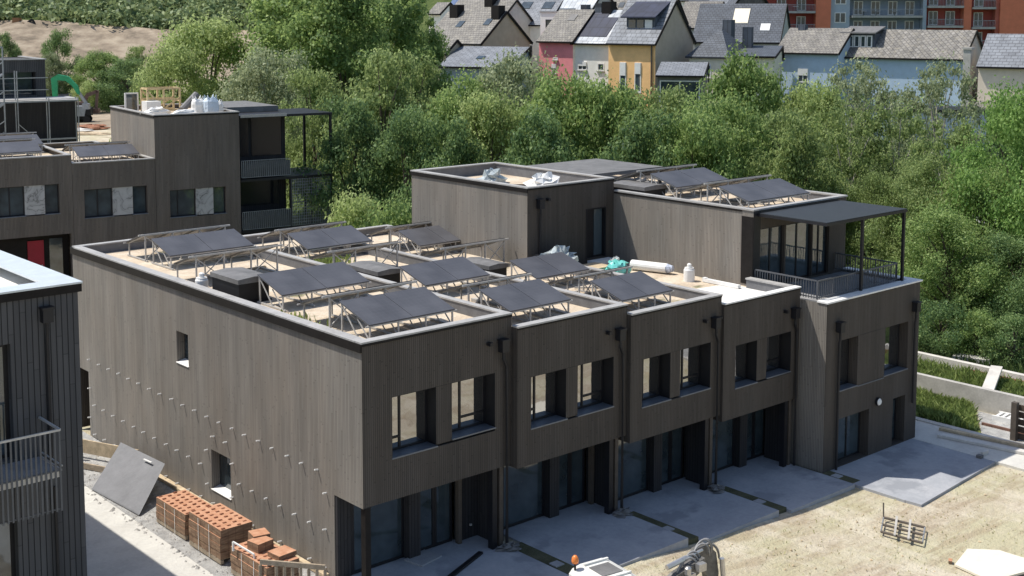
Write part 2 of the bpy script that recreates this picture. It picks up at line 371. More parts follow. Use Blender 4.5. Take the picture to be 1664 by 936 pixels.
def sheet(name, pts, m, lift, n=1):
    """flat sheet draped on the terrain"""
    mb = MB(); a, b, c, d = [Vector(p) for p in pts]
    nx, ny = n if isinstance(n, tuple) else (n, n)
    for j in range(ny+1):
        for i in range(nx+1):
            q = (a*(1-i/nx)+b*(i/nx))*(1-j/ny)+(d*(1-i/nx)+c*(i/nx))*(j/ny)
            mb.v.append((q.x, q.y, hz(q.x, q.y)+lift))
    for j in range(ny):
        for i in range(nx): mb.f.append((j*(nx+1)+i, j*(nx+1)+i+1, (j+1)*(nx+1)+i+1, (j+1)*(nx+1)+i))
    o = mb.build(name, m, smooth=True); return tag(o, kind='structure')
M['gravel'] = m_ground('grey_gravel', [(.30, .29, .28), (.44, .43, .41), (.56, .55, .52), (.66, .64, .60)], 2.4, .09)
M['path'] = m_ground('pale_compacted_path', [(.48, .46, .42), (.58, .56, .51), (.66, .64, .58)], .9, .03)
sheet('path', [(-6.6, -14, 0), (-1.9, -14, 0), (-1.9, 34, 0), (-6.6, 34, 0)], M['path'], .006, (4, 24))
sheet('gravel_strip', [(-2.7, -14, 0), (0.0, -14, 0), (0.0, 22, 0), (-2.2, 22, 0)], M['gravel'], .012, (4, 24))
M['roadm'] = m_ground('pale_road', [(.40, .38, .36), (.52, .50, .47), (.6, .58, .54)], .5, .02)
def road(name, pxs, v0, v1, m, lift):
    mb = MB(); k = 0
    for i, (u) in enumerate(pxs):
        for v in (v0, v1):
            p = Vector((CAM.x, CAM.y, 0))+rh*u+fh*v; mb.v.append((p.x, p.y, hz(p.x, p.y)+lift))
    for i in range(len(pxs)-1): mb.f.append((2*i, 2*i+2, 2*i+3, 2*i+1))
    tag(mb.build(name, m), kind='structure')
road('road', [float(x) for x in np.linspace(-22, 60, 40)], 101, 110, M['roadm'], .12)

# ------------------------------------------------------------------ window helper
def window(parent, name, o, ud, nrm, u0, u1, z0, z1, inset, vsplit=(), transoms=(), fr=.07, pane=None, frame=None, sill=None, silldepth=.1, sill_out=.05):
    """frame mesh > panes, sill.  transoms: (column index, z)"""
    o = Vector(o); ud = Vector(ud); nrm = Vector(nrm); pane = pane or M['pane']; frame = frame or M['dark']
    if sill: z0 = z0+.04
    def P(u, z, d): return o+ud*u+Vector((0, 0, z))-nrm*d
    def bx(mb, a, b, c, d, d0, d1):
        q = [P(a, c, d0), P(b, c, d0), P(b, c, d1), P(a, c, d1), P(a, d, d0), P(b, d, d0), P(b, d, d1), P(a, d, d1)]
        mb.add(q, [(3, 2, 1, 0), (4, 5, 6, 7), (0, 1, 5, 4), (1, 2, 6, 5), (2, 3, 7, 6), (3, 0, 4, 7)])
    fm = MB(); d0, d1 = inset, inset+.07
    bx(fm, u0, u0+fr, z0, z1, d0, d1); bx(fm, u1-fr, u1, z0, z1, d0, d1); bx(fm, u0+fr, u1-fr, z0, z0+fr, d0, d1); bx(fm, u0+fr, u1-fr, z1-fr, z1, d0, d1)
    cols = [u0+fr]+[u for s in vsplit for u in (s-fr/2, s+fr/2)]+[u1-fr]
    for s in vsplit: bx(fm, s-fr/2, s+fr/2, z0+fr, z1-fr, d0, d1)
    cells = []
    for i in range(0, len(cols), 2):
        zz = [z0+fr]
        for (ci, z) in transoms:
            if ci == i//2: bx(fm, cols[i], cols[i+1], z-fr/2, z+fr/2, d0, d1); zz += [z-fr/2, z+fr/2]
        zz.append(z1-fr)
        for k in range(0, len(zz), 2): cells.append((cols[i], cols[i+1], zz[k], zz[k+1]))
    w_ = fm.build(name, frame, parent)
    for c in cells:
        pm = MB(); bx(pm, c[0]-.004, c[1]+.004, c[2]-.004, c[3]+.004, d0+.03, d0+.045); pm.build('pane', pane, w_)
    if sill:
        sm = MB(); bx(sm, u0-.03, u1+.03, z0-.045, z0-.004, -sill_out, inset+.03); sm.build('sill', sill, w_)
    return w_

# ------------------------------------------------------------------ the new row of five houses
H1 = 7.218
HOUSES = [  # x0, x1, front y, top z, soffit z, ground z
    (0.0, 5.42, 0.0, 7.218, 2.518, 0.0),
    (5.42, 10.153, -.261, 6.829, 2.440, -.066),
    (10.153, 14.682, -.435, 6.522, 2.217, -.344),
    (14.682, 19.02, -.55, 6.209, 2.003, -.50)]
YB = 19.44
X1 = Vector((1, 0, 0)); NF = Vector((0, -1, 0)); NL = Vector((-1, 0, 0))
WIN = [((1.0, 2.58, 3.70, 5.48), (3.16, 4.78, 3.78, 5.48)), ((5.99, 7.49, 3.54, 5.18), (7.99, 9.56, 3.52, 5.18)),
       ((10.72, 12.12, 3.28, 4.91), (12.63, 14.15, 3.27, 4.90)), ((15.35, 16.59, 3.04, 4.60), (17.15, 18.53, 3.08, 4.60))]
HLAB = ['dark timber end house nearest the brick pallets, its wide side wall dotted with white pins',
        'second dark timber row house from the pinned side wall',
        'dark timber row house in the middle of the row of five, behind the excavator arm',
        'dark timber row house fourth along, with a set-back upper storey rising at its rear',
        'tallest end house of the dark row with roof terrace, canopy and balcony railing']

def downpipe(parent, x, y, ztop, zbot, jog=0.12):
    mb = MB(); mb.box(x-.13, x+.13, y-.24, y-.02, ztop-.34, ztop); mb.box(x-.16, x+.16, y-.27, y-.02, ztop, ztop+.05)
    mb.tube([(x, y-.13, ztop-.3), (x, y-.13, ztop-.55), (x+jog, y-.10, ztop-.85), (x+jog, y-.10, zbot)], .05, 8)
    dp = mb.build('downpipe', M['dark'], parent)
    return dp

def row_house(i):
    x0, x1, yf, zt, zs, zg = HOUSES[i]; W = x1-x0
    t = thing('row_house', HLAB[i], 'house', (x0, yf, zg), 0, 'terraced dark timber houses of the main row')
    off = (x0, yf, zg); wins = WIN[i]
    B = lambda mb, n, m, lab=None, par=t: mb.build(n, m, par, lab, off)
    yb = 9.0 if i == 3 else YB+ (0 if i == 0 else -.15*i)
    # front band with one wide opening shared by the two windows
    zlo = min(w_[2] for w_ in wins); zhi = max(w_[3] for w_ in wins)
    ox0, ox1 = wins[0][0]-x0, wins[1][1]-x0
    mb = MB(); mb.wall((x0, yf, 0), X1, NF, W, zs, zt-.06, [(ox0, ox1, zlo, zhi)], .60)
    if i: mb.quad((x0, yf, zs), (x0, yf, zt-.06), (x0, yf+.6, zt-.06), (x0, yf+.6, zs))
    # right flank above the lower neighbour
    nz = HOUSES[i+1][3] if i < 3 else zt-.06
    if i < 3:
        nyf = HOUSES[i+1][2]
        mb.quad((x1, yf, nz-1.2), (x1, yb, nz-1.2), (x1, yb, zt-.06), (x1, yf, zt-.06))
    if i < 3: mb.quad((x1, yb, zg), (x0, yb, zg), (x0, yb, zt-.06), (x1, yb, zt-.06))
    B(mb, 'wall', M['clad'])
    mb = MB(); mb.box(wins[0][1], wins[1][0], yf+.04, yf+.55, zlo+.05, zhi-.016); B(mb, 'infill_panel', M['clad'])
    mb = MB(); mb.box(ox0+x0+.003, ox1+x0-.003, yf+.004, yf+.47, zhi-.014, zhi-.002)
    mb.box(ox1+x0-.014, ox1+x0-.002, yf+.004, yf+.47, zlo+.05, zhi-.016); B(mb, 'reveal_lining', M['black'])
    mb = MB(); mb.box(wins[0][1]-.014, wins[0][1]-.002, yf+.03, yf+.47, zlo+.05, zhi-.016); B(mb, 'reveal_lining', M['black'])
    if i == 0:
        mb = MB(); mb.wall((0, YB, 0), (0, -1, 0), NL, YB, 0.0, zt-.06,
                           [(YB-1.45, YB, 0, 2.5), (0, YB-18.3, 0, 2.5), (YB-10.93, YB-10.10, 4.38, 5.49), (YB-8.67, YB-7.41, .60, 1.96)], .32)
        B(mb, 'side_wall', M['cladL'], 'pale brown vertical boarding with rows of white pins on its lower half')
        for (a, b, c, d, rowi) in ((8.67, 7.41, .60, 1.96, 0), (10.93, 10.10, 4.38, 5.49, 1)):
            f = MB(); f.box(.30, .36, b, a, c, d); wo = B(f, 'window', M['dark'])
            s_ = MB(); s_.prism([(-.03, b-.02, c+.01), (.31, b-.02, c+.09), (.31, a+.02, c+.09), (-.03, a+.02, c+.01)], (0, 0, .02)); B(s_, 'sill', M['copingW'], None, wo)
            g = MB(); g.box(.285, .298, b+.06, a-.06, c+.1, d-.06); B(g, 'pane', M['panedark'], None, wo)
    # windows
    for k, (a, b, c, d) in enumerate(wins):
        wd = b-a; sp = a+wd*(.38 if k == 0 else .40)
        ww = window(t, 'window', (0, yf, 0), X1, NF, a+.003, b-.016, c, d-.016, .47, (sp-0,), ((0 if k == 0 else 1, c+.42),), .065, M['pane'], M['dark'], M['sill'], sill_out=.03)
        for o in [ww]+[q for q in bpy.data.objects if q.parent == ww]:
            o.data.transform(Matrix.Translation(-Vector(off)))
    # soffit and floor of recess, dark recess wall
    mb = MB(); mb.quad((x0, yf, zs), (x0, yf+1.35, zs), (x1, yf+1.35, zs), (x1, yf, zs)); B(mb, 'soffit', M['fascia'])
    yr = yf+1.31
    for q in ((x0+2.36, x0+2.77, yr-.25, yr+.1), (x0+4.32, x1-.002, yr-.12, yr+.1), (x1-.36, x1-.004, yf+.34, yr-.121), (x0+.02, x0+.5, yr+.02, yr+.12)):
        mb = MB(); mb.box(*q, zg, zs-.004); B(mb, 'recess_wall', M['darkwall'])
    if i == 0: mb = MB(); mb.box(.06, .16, 1.43, 1.55, zg, zs-.004); B(mb, 'corner_post', M['dark'])
    mb = MB(); mb.box(x0+4.18, x0+4.31, yr-.3, yr-.14, zg, zs-.004); B(mb, 'door_post', M['brownpost'])
    for (a, b) in ((.5, 2.36), (2.77, 3.50), (3.50, 4.18)):
        ww = window(t, 'glazed_door', (0, yr, 0), X1, NF, x0+a+.003, x0+b-.003, zg+.03, zs-.02, .02, (), (), .08, M['panedark'], M['dark'])
        for o in [ww]+[q for q in bpy.data.objects if q.parent == ww]: o.data.transform(Matrix.Translation(-Vector(off)))
    k = MB(); k.lathe((x0+4.75, yr-.18, zg+.45), [(.0, -.04), (.045, -.02), (.045, .03), (0, .04)], 8); B(k, 'outdoor_tap', M['steel'])
    # columns at facade line
    cols = [x1-.72] if i else [.08, x1-.72]
    for xc in cols:
        c = MB(); c.box(xc, xc+.18, yf+.03, yf+.24, zg, zs-.003); B(c, 'column', M['dark'] if xc > .1 else M['fascia'])
    c = MB(); c.box(x1-.42, x1-.28, yf+.06, yf+.26, zg, zs-.003); B(c, 'column', M['brownpost'], 'brown timber column beside the black one')
    # roof deck, parapets, coping
    zd = zt-.40; pt = .22
    mb = MB(); mb.quad((x0+.02, yf+.05, zd), (x1-.02, yf+.05, zd), (x1-.02, yb-.05, zd), (x0+.02, yb-.05, zd)); B(mb, 'roof', M['deck'])
    mb = MB()
    mb.box(x0+.03, x1-.03, yf+.03, yf+pt, zd-.2, zt-.062)
    if i < 3: mb.box(x0+.03, x1-.03, yb-pt, yb-.03, zd-.2, zt-.062)
    if i == 0: mb.box(.03, pt, yf+pt, yb-pt, zd-.2, zt-.062)
    if i < 3: mb.box(x1-pt, x1-.03, yf+pt, yb-pt, zd-.2, zt-.062)
    B(mb, 'parapet', M['memb'])
    mb = MB()
    mb.box(x0-(.05 if i == 0 else 0)+.003, x1-.003, yf-.05, yf+pt+.03, zt-.06, zt-.012)
    if i < 3: mb.box(x0+.003, x1-.003, yb-pt-.03, yb+.04, zt-.06, zt-.012)
    if i == 0: mb.box(-.06, pt+.06, yf+pt+.033, yb-pt-.033, zt-.058, zt-.012)
    if i < 3: mb.box(x1-pt-.03, x1-.004, yf+pt+.033, yb-pt-.033, zt-.062, zt-.014)
    B(mb, 'coping', M['copingW'] if i == 3 else M['coping'])
    if i == 0:
        mb = MB(); mb.box(-.075, -.003, -.02, yb+.05, zt-.30, zt-.062); B(mb, 'fascia', M['fascia'])
        mb = MB(); mb.box(-.07, x1-.02, -.055, -.003, zt-.13, zt-.062); B(mb, 'fascia', M['fascia'])
    else:
        mb = MB(); mb.box(x0+.01, x1-.01, yf-.03, yf-.003, zt-.12, zt-.062); B(mb, 'fascia', M['fascia'])
    # rainwater hopper and overflow
    B(MB(), 'x', M['dark']) if False else None
    dp = downpipe(t, x1-.42, yf, zt-.78, zg+.02, .16); dp.data.transform(Matrix.Translation(-Vector(off)))
    mb = MB(); mb.box(x1-.98, x1-.86, yf-.18, yf+.0, zt-.86, zt-.76); B(mb, 'overflow_spout', M['dark'])
    return t
ROW = [row_house(i) for i in range(4)]

PINS = [(18.1, 3.02), (17.21, 3.01), (16.36, 3.02), (15.49, 3.04), (14.67, 3.02), (13.85, 3.02), (18.13, 1.89), (17.73, 1.32), (16.92, 1.32), (16.06, 1.31), (15.2, 1.32), (14.35, 1.32), (13.54, 1.32), (17.75, 0.18), (16.89, 0.19), (16.05, 0.2), (15.19, 0.21), (14.35, 0.17), (13.53, 0.17), (18.19, 0.74), (12.98, 3.02), (12.18, 3.02), (11.29, 3.04), (10.49, 3.02), (9.65, 3.03), (8.82, 3.02), (8.03, 3.02), (7.18, 3.03), (12.7, 1.32), (11.79, 1.33), (10.99, 1.32), (6.39, 3.02), (5.54, 3.04), (4.76, 3.02), (3.88, 3.01), (3.1, 3.0), (2.27, 3.02), (1.84, 2.45), (10.17, 1.32), (9.33, 1.3), (7.22, 1.87), (6.8, 1.32), (6.0, 1.32), (5.16, 1.33), (4.35, 1.33), (3.51, 1.33), (2.71, 1.33), (1.88, 1.35), (12.71, 0.18), (11.88, 0.17), (11.05, 0.15), (10.21, 0.17), (9.36, 0.18), (4.36, 0.21), (3.57, 0.18), (2.7, 0.22), (1.91, 0.2), (8.43, 2.45), (7.61, 2.47), (8.91, 1.88), (8.91, 0.74), (7.27, 0.74), (8.5, .19), (7.7, .18), (6.8, .18), (6.0, .2), (5.2, .18)]
for (y, z) in PINS:
    mb = MB(); mb.tube([(-.005, y, z), (-.115-random.random()*.025, y+random.uniform(-.012, .012), z+random.uniform(0, .02))], .024, 6); mb.build('wall_pin', M['white'], ROW[0], None, (0, 0, 0))

# upper storey at the rear of the fourth house
def upper4():
    t = ROW[3]; off = (HOUSES[3][0], HOUSES[3][2], HOUSES[3][5])
    xa, xb, ya, yb, z0, z1 = 14.15, 19.02, 9.0, 16.6, 5.4, 9.30
    B = lambda mb, n, m, lab=None, par=t: mb.build(n, m, par, lab, off)
    mb = MB(); mb.wall((xa, ya, 0), X1, NF, xb-xa, z0, z1-.05, [(3.27, 4.40, 6.02, 8.10)], .25)
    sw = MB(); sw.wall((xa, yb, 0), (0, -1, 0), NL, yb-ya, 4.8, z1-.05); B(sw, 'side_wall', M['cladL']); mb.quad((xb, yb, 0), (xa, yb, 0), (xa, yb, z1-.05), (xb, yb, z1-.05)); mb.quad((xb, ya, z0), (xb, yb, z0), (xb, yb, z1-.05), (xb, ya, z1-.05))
    B(mb, 'wall', M['clad'], 'set-back upper storey clad in brown boards')
    d = MB(); d.box(17.42, 18.54, 9.18, 9.25, 6.02, 8.09); dd = B(d, 'door', M['black'], 'dark roof door left standing open')
    g = MB(); g.box(18.02, 18.48, 9.155, 9.177, 6.1, 8.02); B(g, 'pane', M['paneblue'], None, dd)
    f = MB(); f.box(17.40, 17.46, 8.985, 9.17, 6.02, 8.12); f.box(18.52, 18.58, 8.985, 9.17, 6.02, 8.12); f.box(17.46, 18.52, 8.985, 9.17, 8.06, 8.12); B(f, 'door_frame', M['dark'], None, dd)
    mb = MB(); mb.quad((xa+.05, ya+.05, z1-.5), (xb-.05, ya+.05, z1-.5), (xb-.05, yb-.05, z1-.5), (xa+.05, yb-.05, z1-.5)); B(mb, 'roof', M['deck'], 'sandy roof of the set-back storey')
    mb = MB(); p = .2
    mb.box(xa+.02, xb-.02, ya+.02, ya+p, z1-.7, z1-.052); mb.box(xa+.02, xb-.02, yb-p, yb-.02, z1-.7, z1-.052); mb.box(xa+.02, xa+p, ya+p, yb-p, z1-.7, z1-.052); mb.box(xb-p, xb-.02, ya+p, yb-p, z1-.7, z1-.052)
    B(mb, 'parapet', M['memb'])
    mb = MB(); e = .04
    mb.box(xa-e, xb, ya-e, ya+p+e, z1-.05, z1); mb.box(xa-e, xb, yb-p-e, yb+e, z1-.05, z1); mb.box(xa-e, xa+p+e, ya+p+e+.002, yb-p-e-.002, z1-.05, z1); mb.box(xb-p-e, xb, ya+p+e+.002, yb-p-e-.002, z1-.05, z1)
    B(mb, 'coping', M['coping'])
    mb = MB(); mb.box(xa-.045, xa-.003, ya-.02, yb+.02, z1-.22, z1-.052); mb.box(xa+.0, xb, ya-.04, ya-.003, z1-.12, z1-.052); B(mb, 'fascia', M['fascia'])
    dp = downpipe(t, 14.75, ya, z1-.55, 6.0, 0.0); dp.data.transform(Matrix.Translation(-Vector(off)))
    mb = MB(); mb.box(15.15, 15.28, ya-.16, ya, z1-.62, z1-.52); B(mb, 'overflow_spout', M['dark'])
    # beige front roof patch towards the white membrane and return parapet beside the terrace
    mb = MB(); mb.box(18.72, 18.95, -.2, 1.7, 5.7, 6.14); B(mb, 'parapet', M['memb'])
    mb = MB(); mb.box(18.68, 19.0, -.27, 1.72, 6.145, 6.20); B(mb, 'coping', M['coping'])
upper4()

def house5():
    x0, x1, yf, zt, zg = 19.02, 25.18, -1.737, 5.772, -.56
    t = thing('row_house', HLAB[4], 'house', (x0, yf, zg), 0, 'terraced dark timber houses of the main row'); off = (x0, yf, zg)
    B = lambda mb, n, m, lab=None, par=t: mb.build(n, m, par, lab, off)
    W = x1-x0; L = 16.6
    holes = [(.75, 2.0, 2.33, 4.24), (3.79, 5.40, 2.35, 4.25), (.77, 2.87, zg+.03, 1.28), (4.50, 5.35, zg+.03, 1.34)]
    mb = MB(); mb.wall((x0, yf, 0), X1, NF, W, zg, zt-.04, holes, .45)
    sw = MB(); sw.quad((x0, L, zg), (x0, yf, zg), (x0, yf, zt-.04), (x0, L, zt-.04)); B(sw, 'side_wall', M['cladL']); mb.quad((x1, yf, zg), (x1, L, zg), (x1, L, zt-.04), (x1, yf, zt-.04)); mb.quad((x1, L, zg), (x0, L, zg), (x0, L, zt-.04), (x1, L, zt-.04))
    B(mb, 'wall', M['clad'])
    mv = Matrix.Translation(-Vector(off))
    def win(name, a, b, c, d, vs=(), tr=(), pane=None, sill=M['sill']):
        ww = window(t, name, (x0, yf, 0), X1, NF, a, b, c, d, .38, vs, tr, .065, pane, M['dark'], sill, sill_out=.03)
        for o in [ww]+[q for q in bpy.data.objects if q.parent == ww]: o.data.transform(mv)
        return ww
    win('window', *holes[0], (1.3,), ((0, 2.8),)); win('window', *holes[1], (4.4,))
    win('glazed_door', *holes[2], (2.0,), (), M['panedark'], None); win('glazed_door', *holes[3], (), (), M['panedark'], None)
    mb = MB(); mb.box(x0+2.0, x0+3.79, yf-.012, yf-.002, 2.335, 4.25); B(mb, 'infill_panel', M['clad'])
    s_ = MB(); s_.box(x0+2.03, x0+3.76, yf-.035, yf-.003, 2.30, 2.33); B(s_, 'sill', M['sill'])
    lamp = MB(); lamp.tube([(22.42, yf-.003, 1.46), (22.42, yf-.10, 1.46)], .16, 14); lo = B(lamp, 'wall_lamp', M['dark'])
    lamp = MB(); lamp.tube([(22.42, yf-.101, 1.46), (22.42, yf-.14, 1.46)], [.135, .10], 14); B(lamp, 'lamp_glass', M['white'], None, lo)
    for (px_, zb) in ((19.70, zg), (24.76, .95)):
        dp = downpipe(t, px_, yf, 4.95, zb, 0.0); dp.data.transform(mv)
    # terrace deck, wide white coping
    mb = MB(); mb.quad((x0+.02, yf+.1, zt-.12), (x1-.02, yf+.1, zt-.12), (x1-.02, 1.66, zt-.12), (x0+.02, 1.66, zt-.12)); B(mb, 'terrace_deck', M['deckgrey'])
    mb = MB(); mb.box(x0-.04, x1+.08, yf-.06, yf+.42, zt-.038, zt+.02); mb.box(x1-.28, x1+.08, yf+.423, 1.64, zt-.038, zt+.02); B(mb, 'coping', M['copingW'])
    # upper storey
    ya, z1, xb = 1.66, 8.78, 25.06
    h2 = [(.45, 1.95, 5.72, 8.0), (2.05, 3.75, 5.72, 8.0), (3.80, 4.90, 5.72, 8.0)]
    mb = MB(); mb.wall((x0, ya, 0), X1, NF, xb-x0, 5.66, z1-.06, h2, .25)
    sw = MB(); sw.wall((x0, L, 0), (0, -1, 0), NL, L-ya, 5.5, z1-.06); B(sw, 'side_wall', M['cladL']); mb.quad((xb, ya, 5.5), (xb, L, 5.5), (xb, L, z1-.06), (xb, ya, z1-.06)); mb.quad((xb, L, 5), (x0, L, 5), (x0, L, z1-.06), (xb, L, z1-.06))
    B(mb, 'wall', M['clad'], 'upper storey set back behind the roof terrace')
    mb = MB(); mb.box(x0-.012, x0+.0, ya-.0, ya+.55, 5.9, z1-.3); B(mb, 'corner_board', M['fascia'])
    mb = MB(); mb.box(x0+.02, x0+.42, ya-.02, ya-.003, 5.68, z1-.07); B(mb, 'corner_board', M['dark'])
    for (hh, pn, nm) in ((h2[0], M['panedark'], 'glazed_door'), (h2[1], M['paneblue'], 'glazed_door'), (h2[2], M['panedark'], 'glazed_door')):
        ww = window(t, nm, (x0, ya, 0), X1, NF, *hh, .12, ((hh[0]+hh[1])/2,), (), .07, pn, M['dark'])
        for o in [ww]+[q for q in bpy.data.objects if q.parent == ww]: o.data.transform(mv)
    mb = MB(); mb.quad((x0+.05, ya+.05, z1-.35), (xb-.05, ya+.05, z1-.35), (xb-.05, L-.05, z1-.35), (x0+.05, L-.05, z1-.35)); B(mb, 'roof', M['deck'])
    mb = MB(); p = .2
    mb.box(x0+.02, xb-.02, ya+.02, ya+p, z1-.5, z1-.062); mb.box(x0+.02, xb-.02, L-p, L-.02, z1-.5, z1-.062); mb.box(x0+.02, x0+p, ya+p, L-p, z1-.5, z1-.062); mb.box(xb-p, xb-.02, ya+p, L-p, z1-.5, z1-.062); B(mb, 'parapet', M['memb'])
    mb = MB(); e = .035
    mb.box(x0-e, xb+e, ya-e, ya+p+e, z1-.06, z1); mb.box(x0-e, xb+e, L-p-e, L+e, z1-.06, z1); mb.box(x0-e, x0+p+e, ya+p+e+.002, 8.96, z1-.06, z1); mb.box(xb-p-e, xb+e, ya+p+e+.002, L-p-e-.002, z1-.06, z1); B(mb, 'coping', M['coping'])
    mb = MB(); mb.box(x0-.03, x0-.003, ya+.56, 8.96, z1-.14, z1-.063); B(mb, 'fascia', M['fascia'])
    # front canopy on two posts
    cz = 8.60; mb = MB()
    mb.box(19.25, 24.55, -1.46, -1.38, cz-.10, cz); mb.box(19.25, 24.55, 1.55, 1.63, cz-.10, cz); mb.box(19.25, 19.33, -1.377, 1.547, cz-.10, cz); mb.box(24.47, 24.55, -1.377, 1.547, cz-.10, cz)
    for k in range(1, 9): x = 19.3+k*.59; mb.box(x-.02, x+.02, -1.377, 1.547, cz-.08, cz-.02)
    co = B(mb, 'canopy', M['dark']); s_ = MB(); s_.box(19.27, 24.53, -1.44, 1.61, cz+.002, cz+.03); B(s_, 'canopy_sheet', m_plain('charcoal_canopy_sheet', (.030, .034, .038), .55, 0, .1), None, co)
    for xx in (21.65, 24.45):
        c = MB(); c.box(xx-.05, xx+.05, -1.42, -1.32, zt+.024, cz-.103); B(c, 'canopy_post', M['dark'])
    # balustrade
    mb = MB(); zr, zb_ = 6.48, zt+.09
    def railrun(a, b):
        a = Vector(a); b = Vector(b); n_ = max(2, int((b-a).length/.115))
        mb.bar(a+Vector((0, 0, zr)), b+Vector((0, 0, zr)), .05); mb.bar(a+Vector((0, 0, zb_)), b+Vector((0, 0, zb_)), .035)
        for k in range(n_+1):
            q = a.lerp(b, k/n_); mb.bar(q+Vector((0, 0, zb_-.06)), q+Vector((0, 0, zr)), .022 if k % 8 else .04)
    railrun((19.12, -1.24, 0), (24.30, -1.24, 0)); railrun((24.32, -1.2, 0), (24.32, 1.6, 0)); railrun((19.12, -1.2, 0), (19.12, 1.6, 0))
    B(mb, 'balustrade', M['railD'])
    # rear canopy
    mb = MB(); mb.box(19.4, 24.2, 10.9, 15.2, 9.05, 9.20); B(mb, 'rear_canopy', M['lid'])
    mb = MB(); 
    for (xx, yy) in ((19.5, 11.0), (24.1, 11.0), (19.5, 15.1), (24.1, 15.1)): mb.box(xx-.06, xx+.06, yy-.06, yy+.06, 8.43, 9.048)
    B(mb, 'canopy_stub', M['dark'])
    return t
H5 = house5()

# ------------------------------------------------------------------ solar arrays
def solar_array(w, n=2, back=True, label='', group='solar arrays on the flat roofs', front=True):
    """local: x along the row, y away from the low edge, z from the roof"""
    t = thing('solar_array', label, 'solar array', (0, 0, 0), 0, group)
    zl, zh, dp, gap = .50, .93, 1.5, .55
    pw = (w-.02*(n-1))/n
    if front:
        for k in range(n):
            x = k*(pw+.02); mb = MB(); sl = (zh-zl)/dp
            P = lambda xx, yy, dz: (xx, yy, zl+sl*yy+dz)
            mb.add([P(x, 0, 0), P(x+pw, 0, 0), P(x+pw, dp, 0), P(x, dp, 0), P(x, 0, .035), P(x+pw, 0, .035), P(x+pw, dp, .035), P(x, dp, .035)],
                   [(3, 2, 1, 0), (4, 5, 6, 7), (0, 1, 5, 4), (1, 2, 6, 5), (2, 3, 7, 6), (3, 0, 4, 7)])
            mb.build('solar_panel', M['solar'], t)
    if back:
        y0 = dp+gap
        for k in range(n):
            x = k*(pw+.02)-.05; mb = MB(); sl = -(zh+.12-.55)/dp
            P = lambda xx, yy, dz: (xx, y0+yy, zh+.12+sl*yy+dz)
            mb.add([P(x, 0, 0), P(x+pw, 0, 0), P(x+pw, dp, 0), P(x, dp, 0), P(x, 0, .035), P(x+pw, 0, .035), P(x+pw, dp, .035), P(x, dp, .035)],
                   [(3, 2, 1, 0), (4, 5, 6, 7), (0, 1, 5, 4), (1, 2, 6, 5), (2, 3, 7, 6), (3, 0, 4, 7)])
            mb.build('solar_panel', M['solar'], t)
    mb = MB(); nl = 4
    for k in range(nl):
        x = .06+(w-.12)*k/(nl-1)
        if front:
            mb.bar((x, .05, 0), (x, .05, zl-.02), .045); mb.bar((x, dp-.05, 0), (x, dp-.05, zh-.02), .045); mb.bar((x, .0, zl-.025), (x, dp, zh-.025), .04)
            mb.bar((x, -.1, .04), (x, dp+.1, .04), .05)
            mb.bar((x, dp*.45, .06), (x, dp-.06, zh-.1), .03); mb.bar((x, .08, .06), (x, dp*.45, zl+.1), .03)
        if back:
            y0 = dp+gap
            mb.bar((x, y0+.05, 0), (x, y0+.05, zh+.10), .05); mb.bar((x, y0+dp-.05, 0), (x, y0+dp-.05, .52), .045); mb.bar((x, y0, zh+.09), (x, y0+dp, .52), .04); mb.bar((x, y0-.1, .04), (x, y0+dp+.1, .04), .05)
            if k < nl-1:
                x2 = .06+(w-.12)*(k+1)/(nl-1)
                if k != 1: mb.bar((x, y0+.02, .1), (x2, y0+.02, zh), .03); mb.bar((x, y0+.02, zh), (x2, y0+.02, .1), .03)
    if front:
        mb.bar((-.1, .03, zl-.03), (w+.1, .03, zl-.03), .04)
    if back:
        y0 = dp+gap
        mb.bar((-.25, y0-.02, zh+.095), (w+.12, y0-.02, zh+.095), .05, .06)
        mb.bar((-.15, y0+dp, .53), (w+.1, y0+dp, .53), .04)
    mb.build('mounting_frame', M['steel'], t)
    return t
z1r, z2r, z3r = 7.218-.40, 6.829-.40, 6.522-.40
SA = [((.95, 1.0, z1r), 3.1, True, 'front corner solar array of two dark panels nearest the pinned side wall'),
      ((1.15, 6.0, z1r), 3.3, False, 'pair of dark solar panels between two black roof hatches on the end house'),
      ((1.55, 14.4, z1r), 3.45, True, 'rearmost solar array on the end house, at the far left roof corner'),
      ((6.2, .95, z2r), 2.6, True, 'front solar array of the second house, behind its pale coping'),
      ((6.55, 5.7, z2r), 2.85, False, 'middle pair of dark solar panels on the second house roof'),
      ((7.2, 14.1, z2r), 3.05, True, 'rear solar array on the second house roof, with greenery growing at its feet'),
      ((10.9, .68, z3r), 2.5, True, 'front solar array of the middle house, just below the teal tarpaulin'),
      ((11.2, 5.2, z3r), 2.65, False, 'pair of solar panels beside the silvery plastic bundle on the middle house'),
      ((12.0, 13.2, z3r), 2.9, True, 'rear solar array tucked against the set-back upper storey wall')]
for loc, w_, bk, lab in SA:
    o = solar_array(w_, 2, bk, lab); o.location = loc
for loc, w_, lab in (((.95, 9.25, z1r), 3.3, 'raised row of panels on braced posts behind the hatch on the end house'),
                     ((6.2, 8.75, z2r), 3.0, 'raised row of panels on braced posts in the middle of the second house roof'),
                     ((10.75, 7.9, z3r), 3.1, 'raised row of panels on braced posts beside the set-back storey')):
    o = solar_array(w_, 2, True, lab, front=False); o.location = loc
for loc, w_, lab in (((20.6, 6.9, 8.43), 3.5, 'rear solar array on the top roof of the tall end house'), ((19.6, 2.35, 8.43), 3.9, 'front solar array on the top roof just behind the canopy')):
    o = solar_array(w_, 2, True, lab); o.location = loc

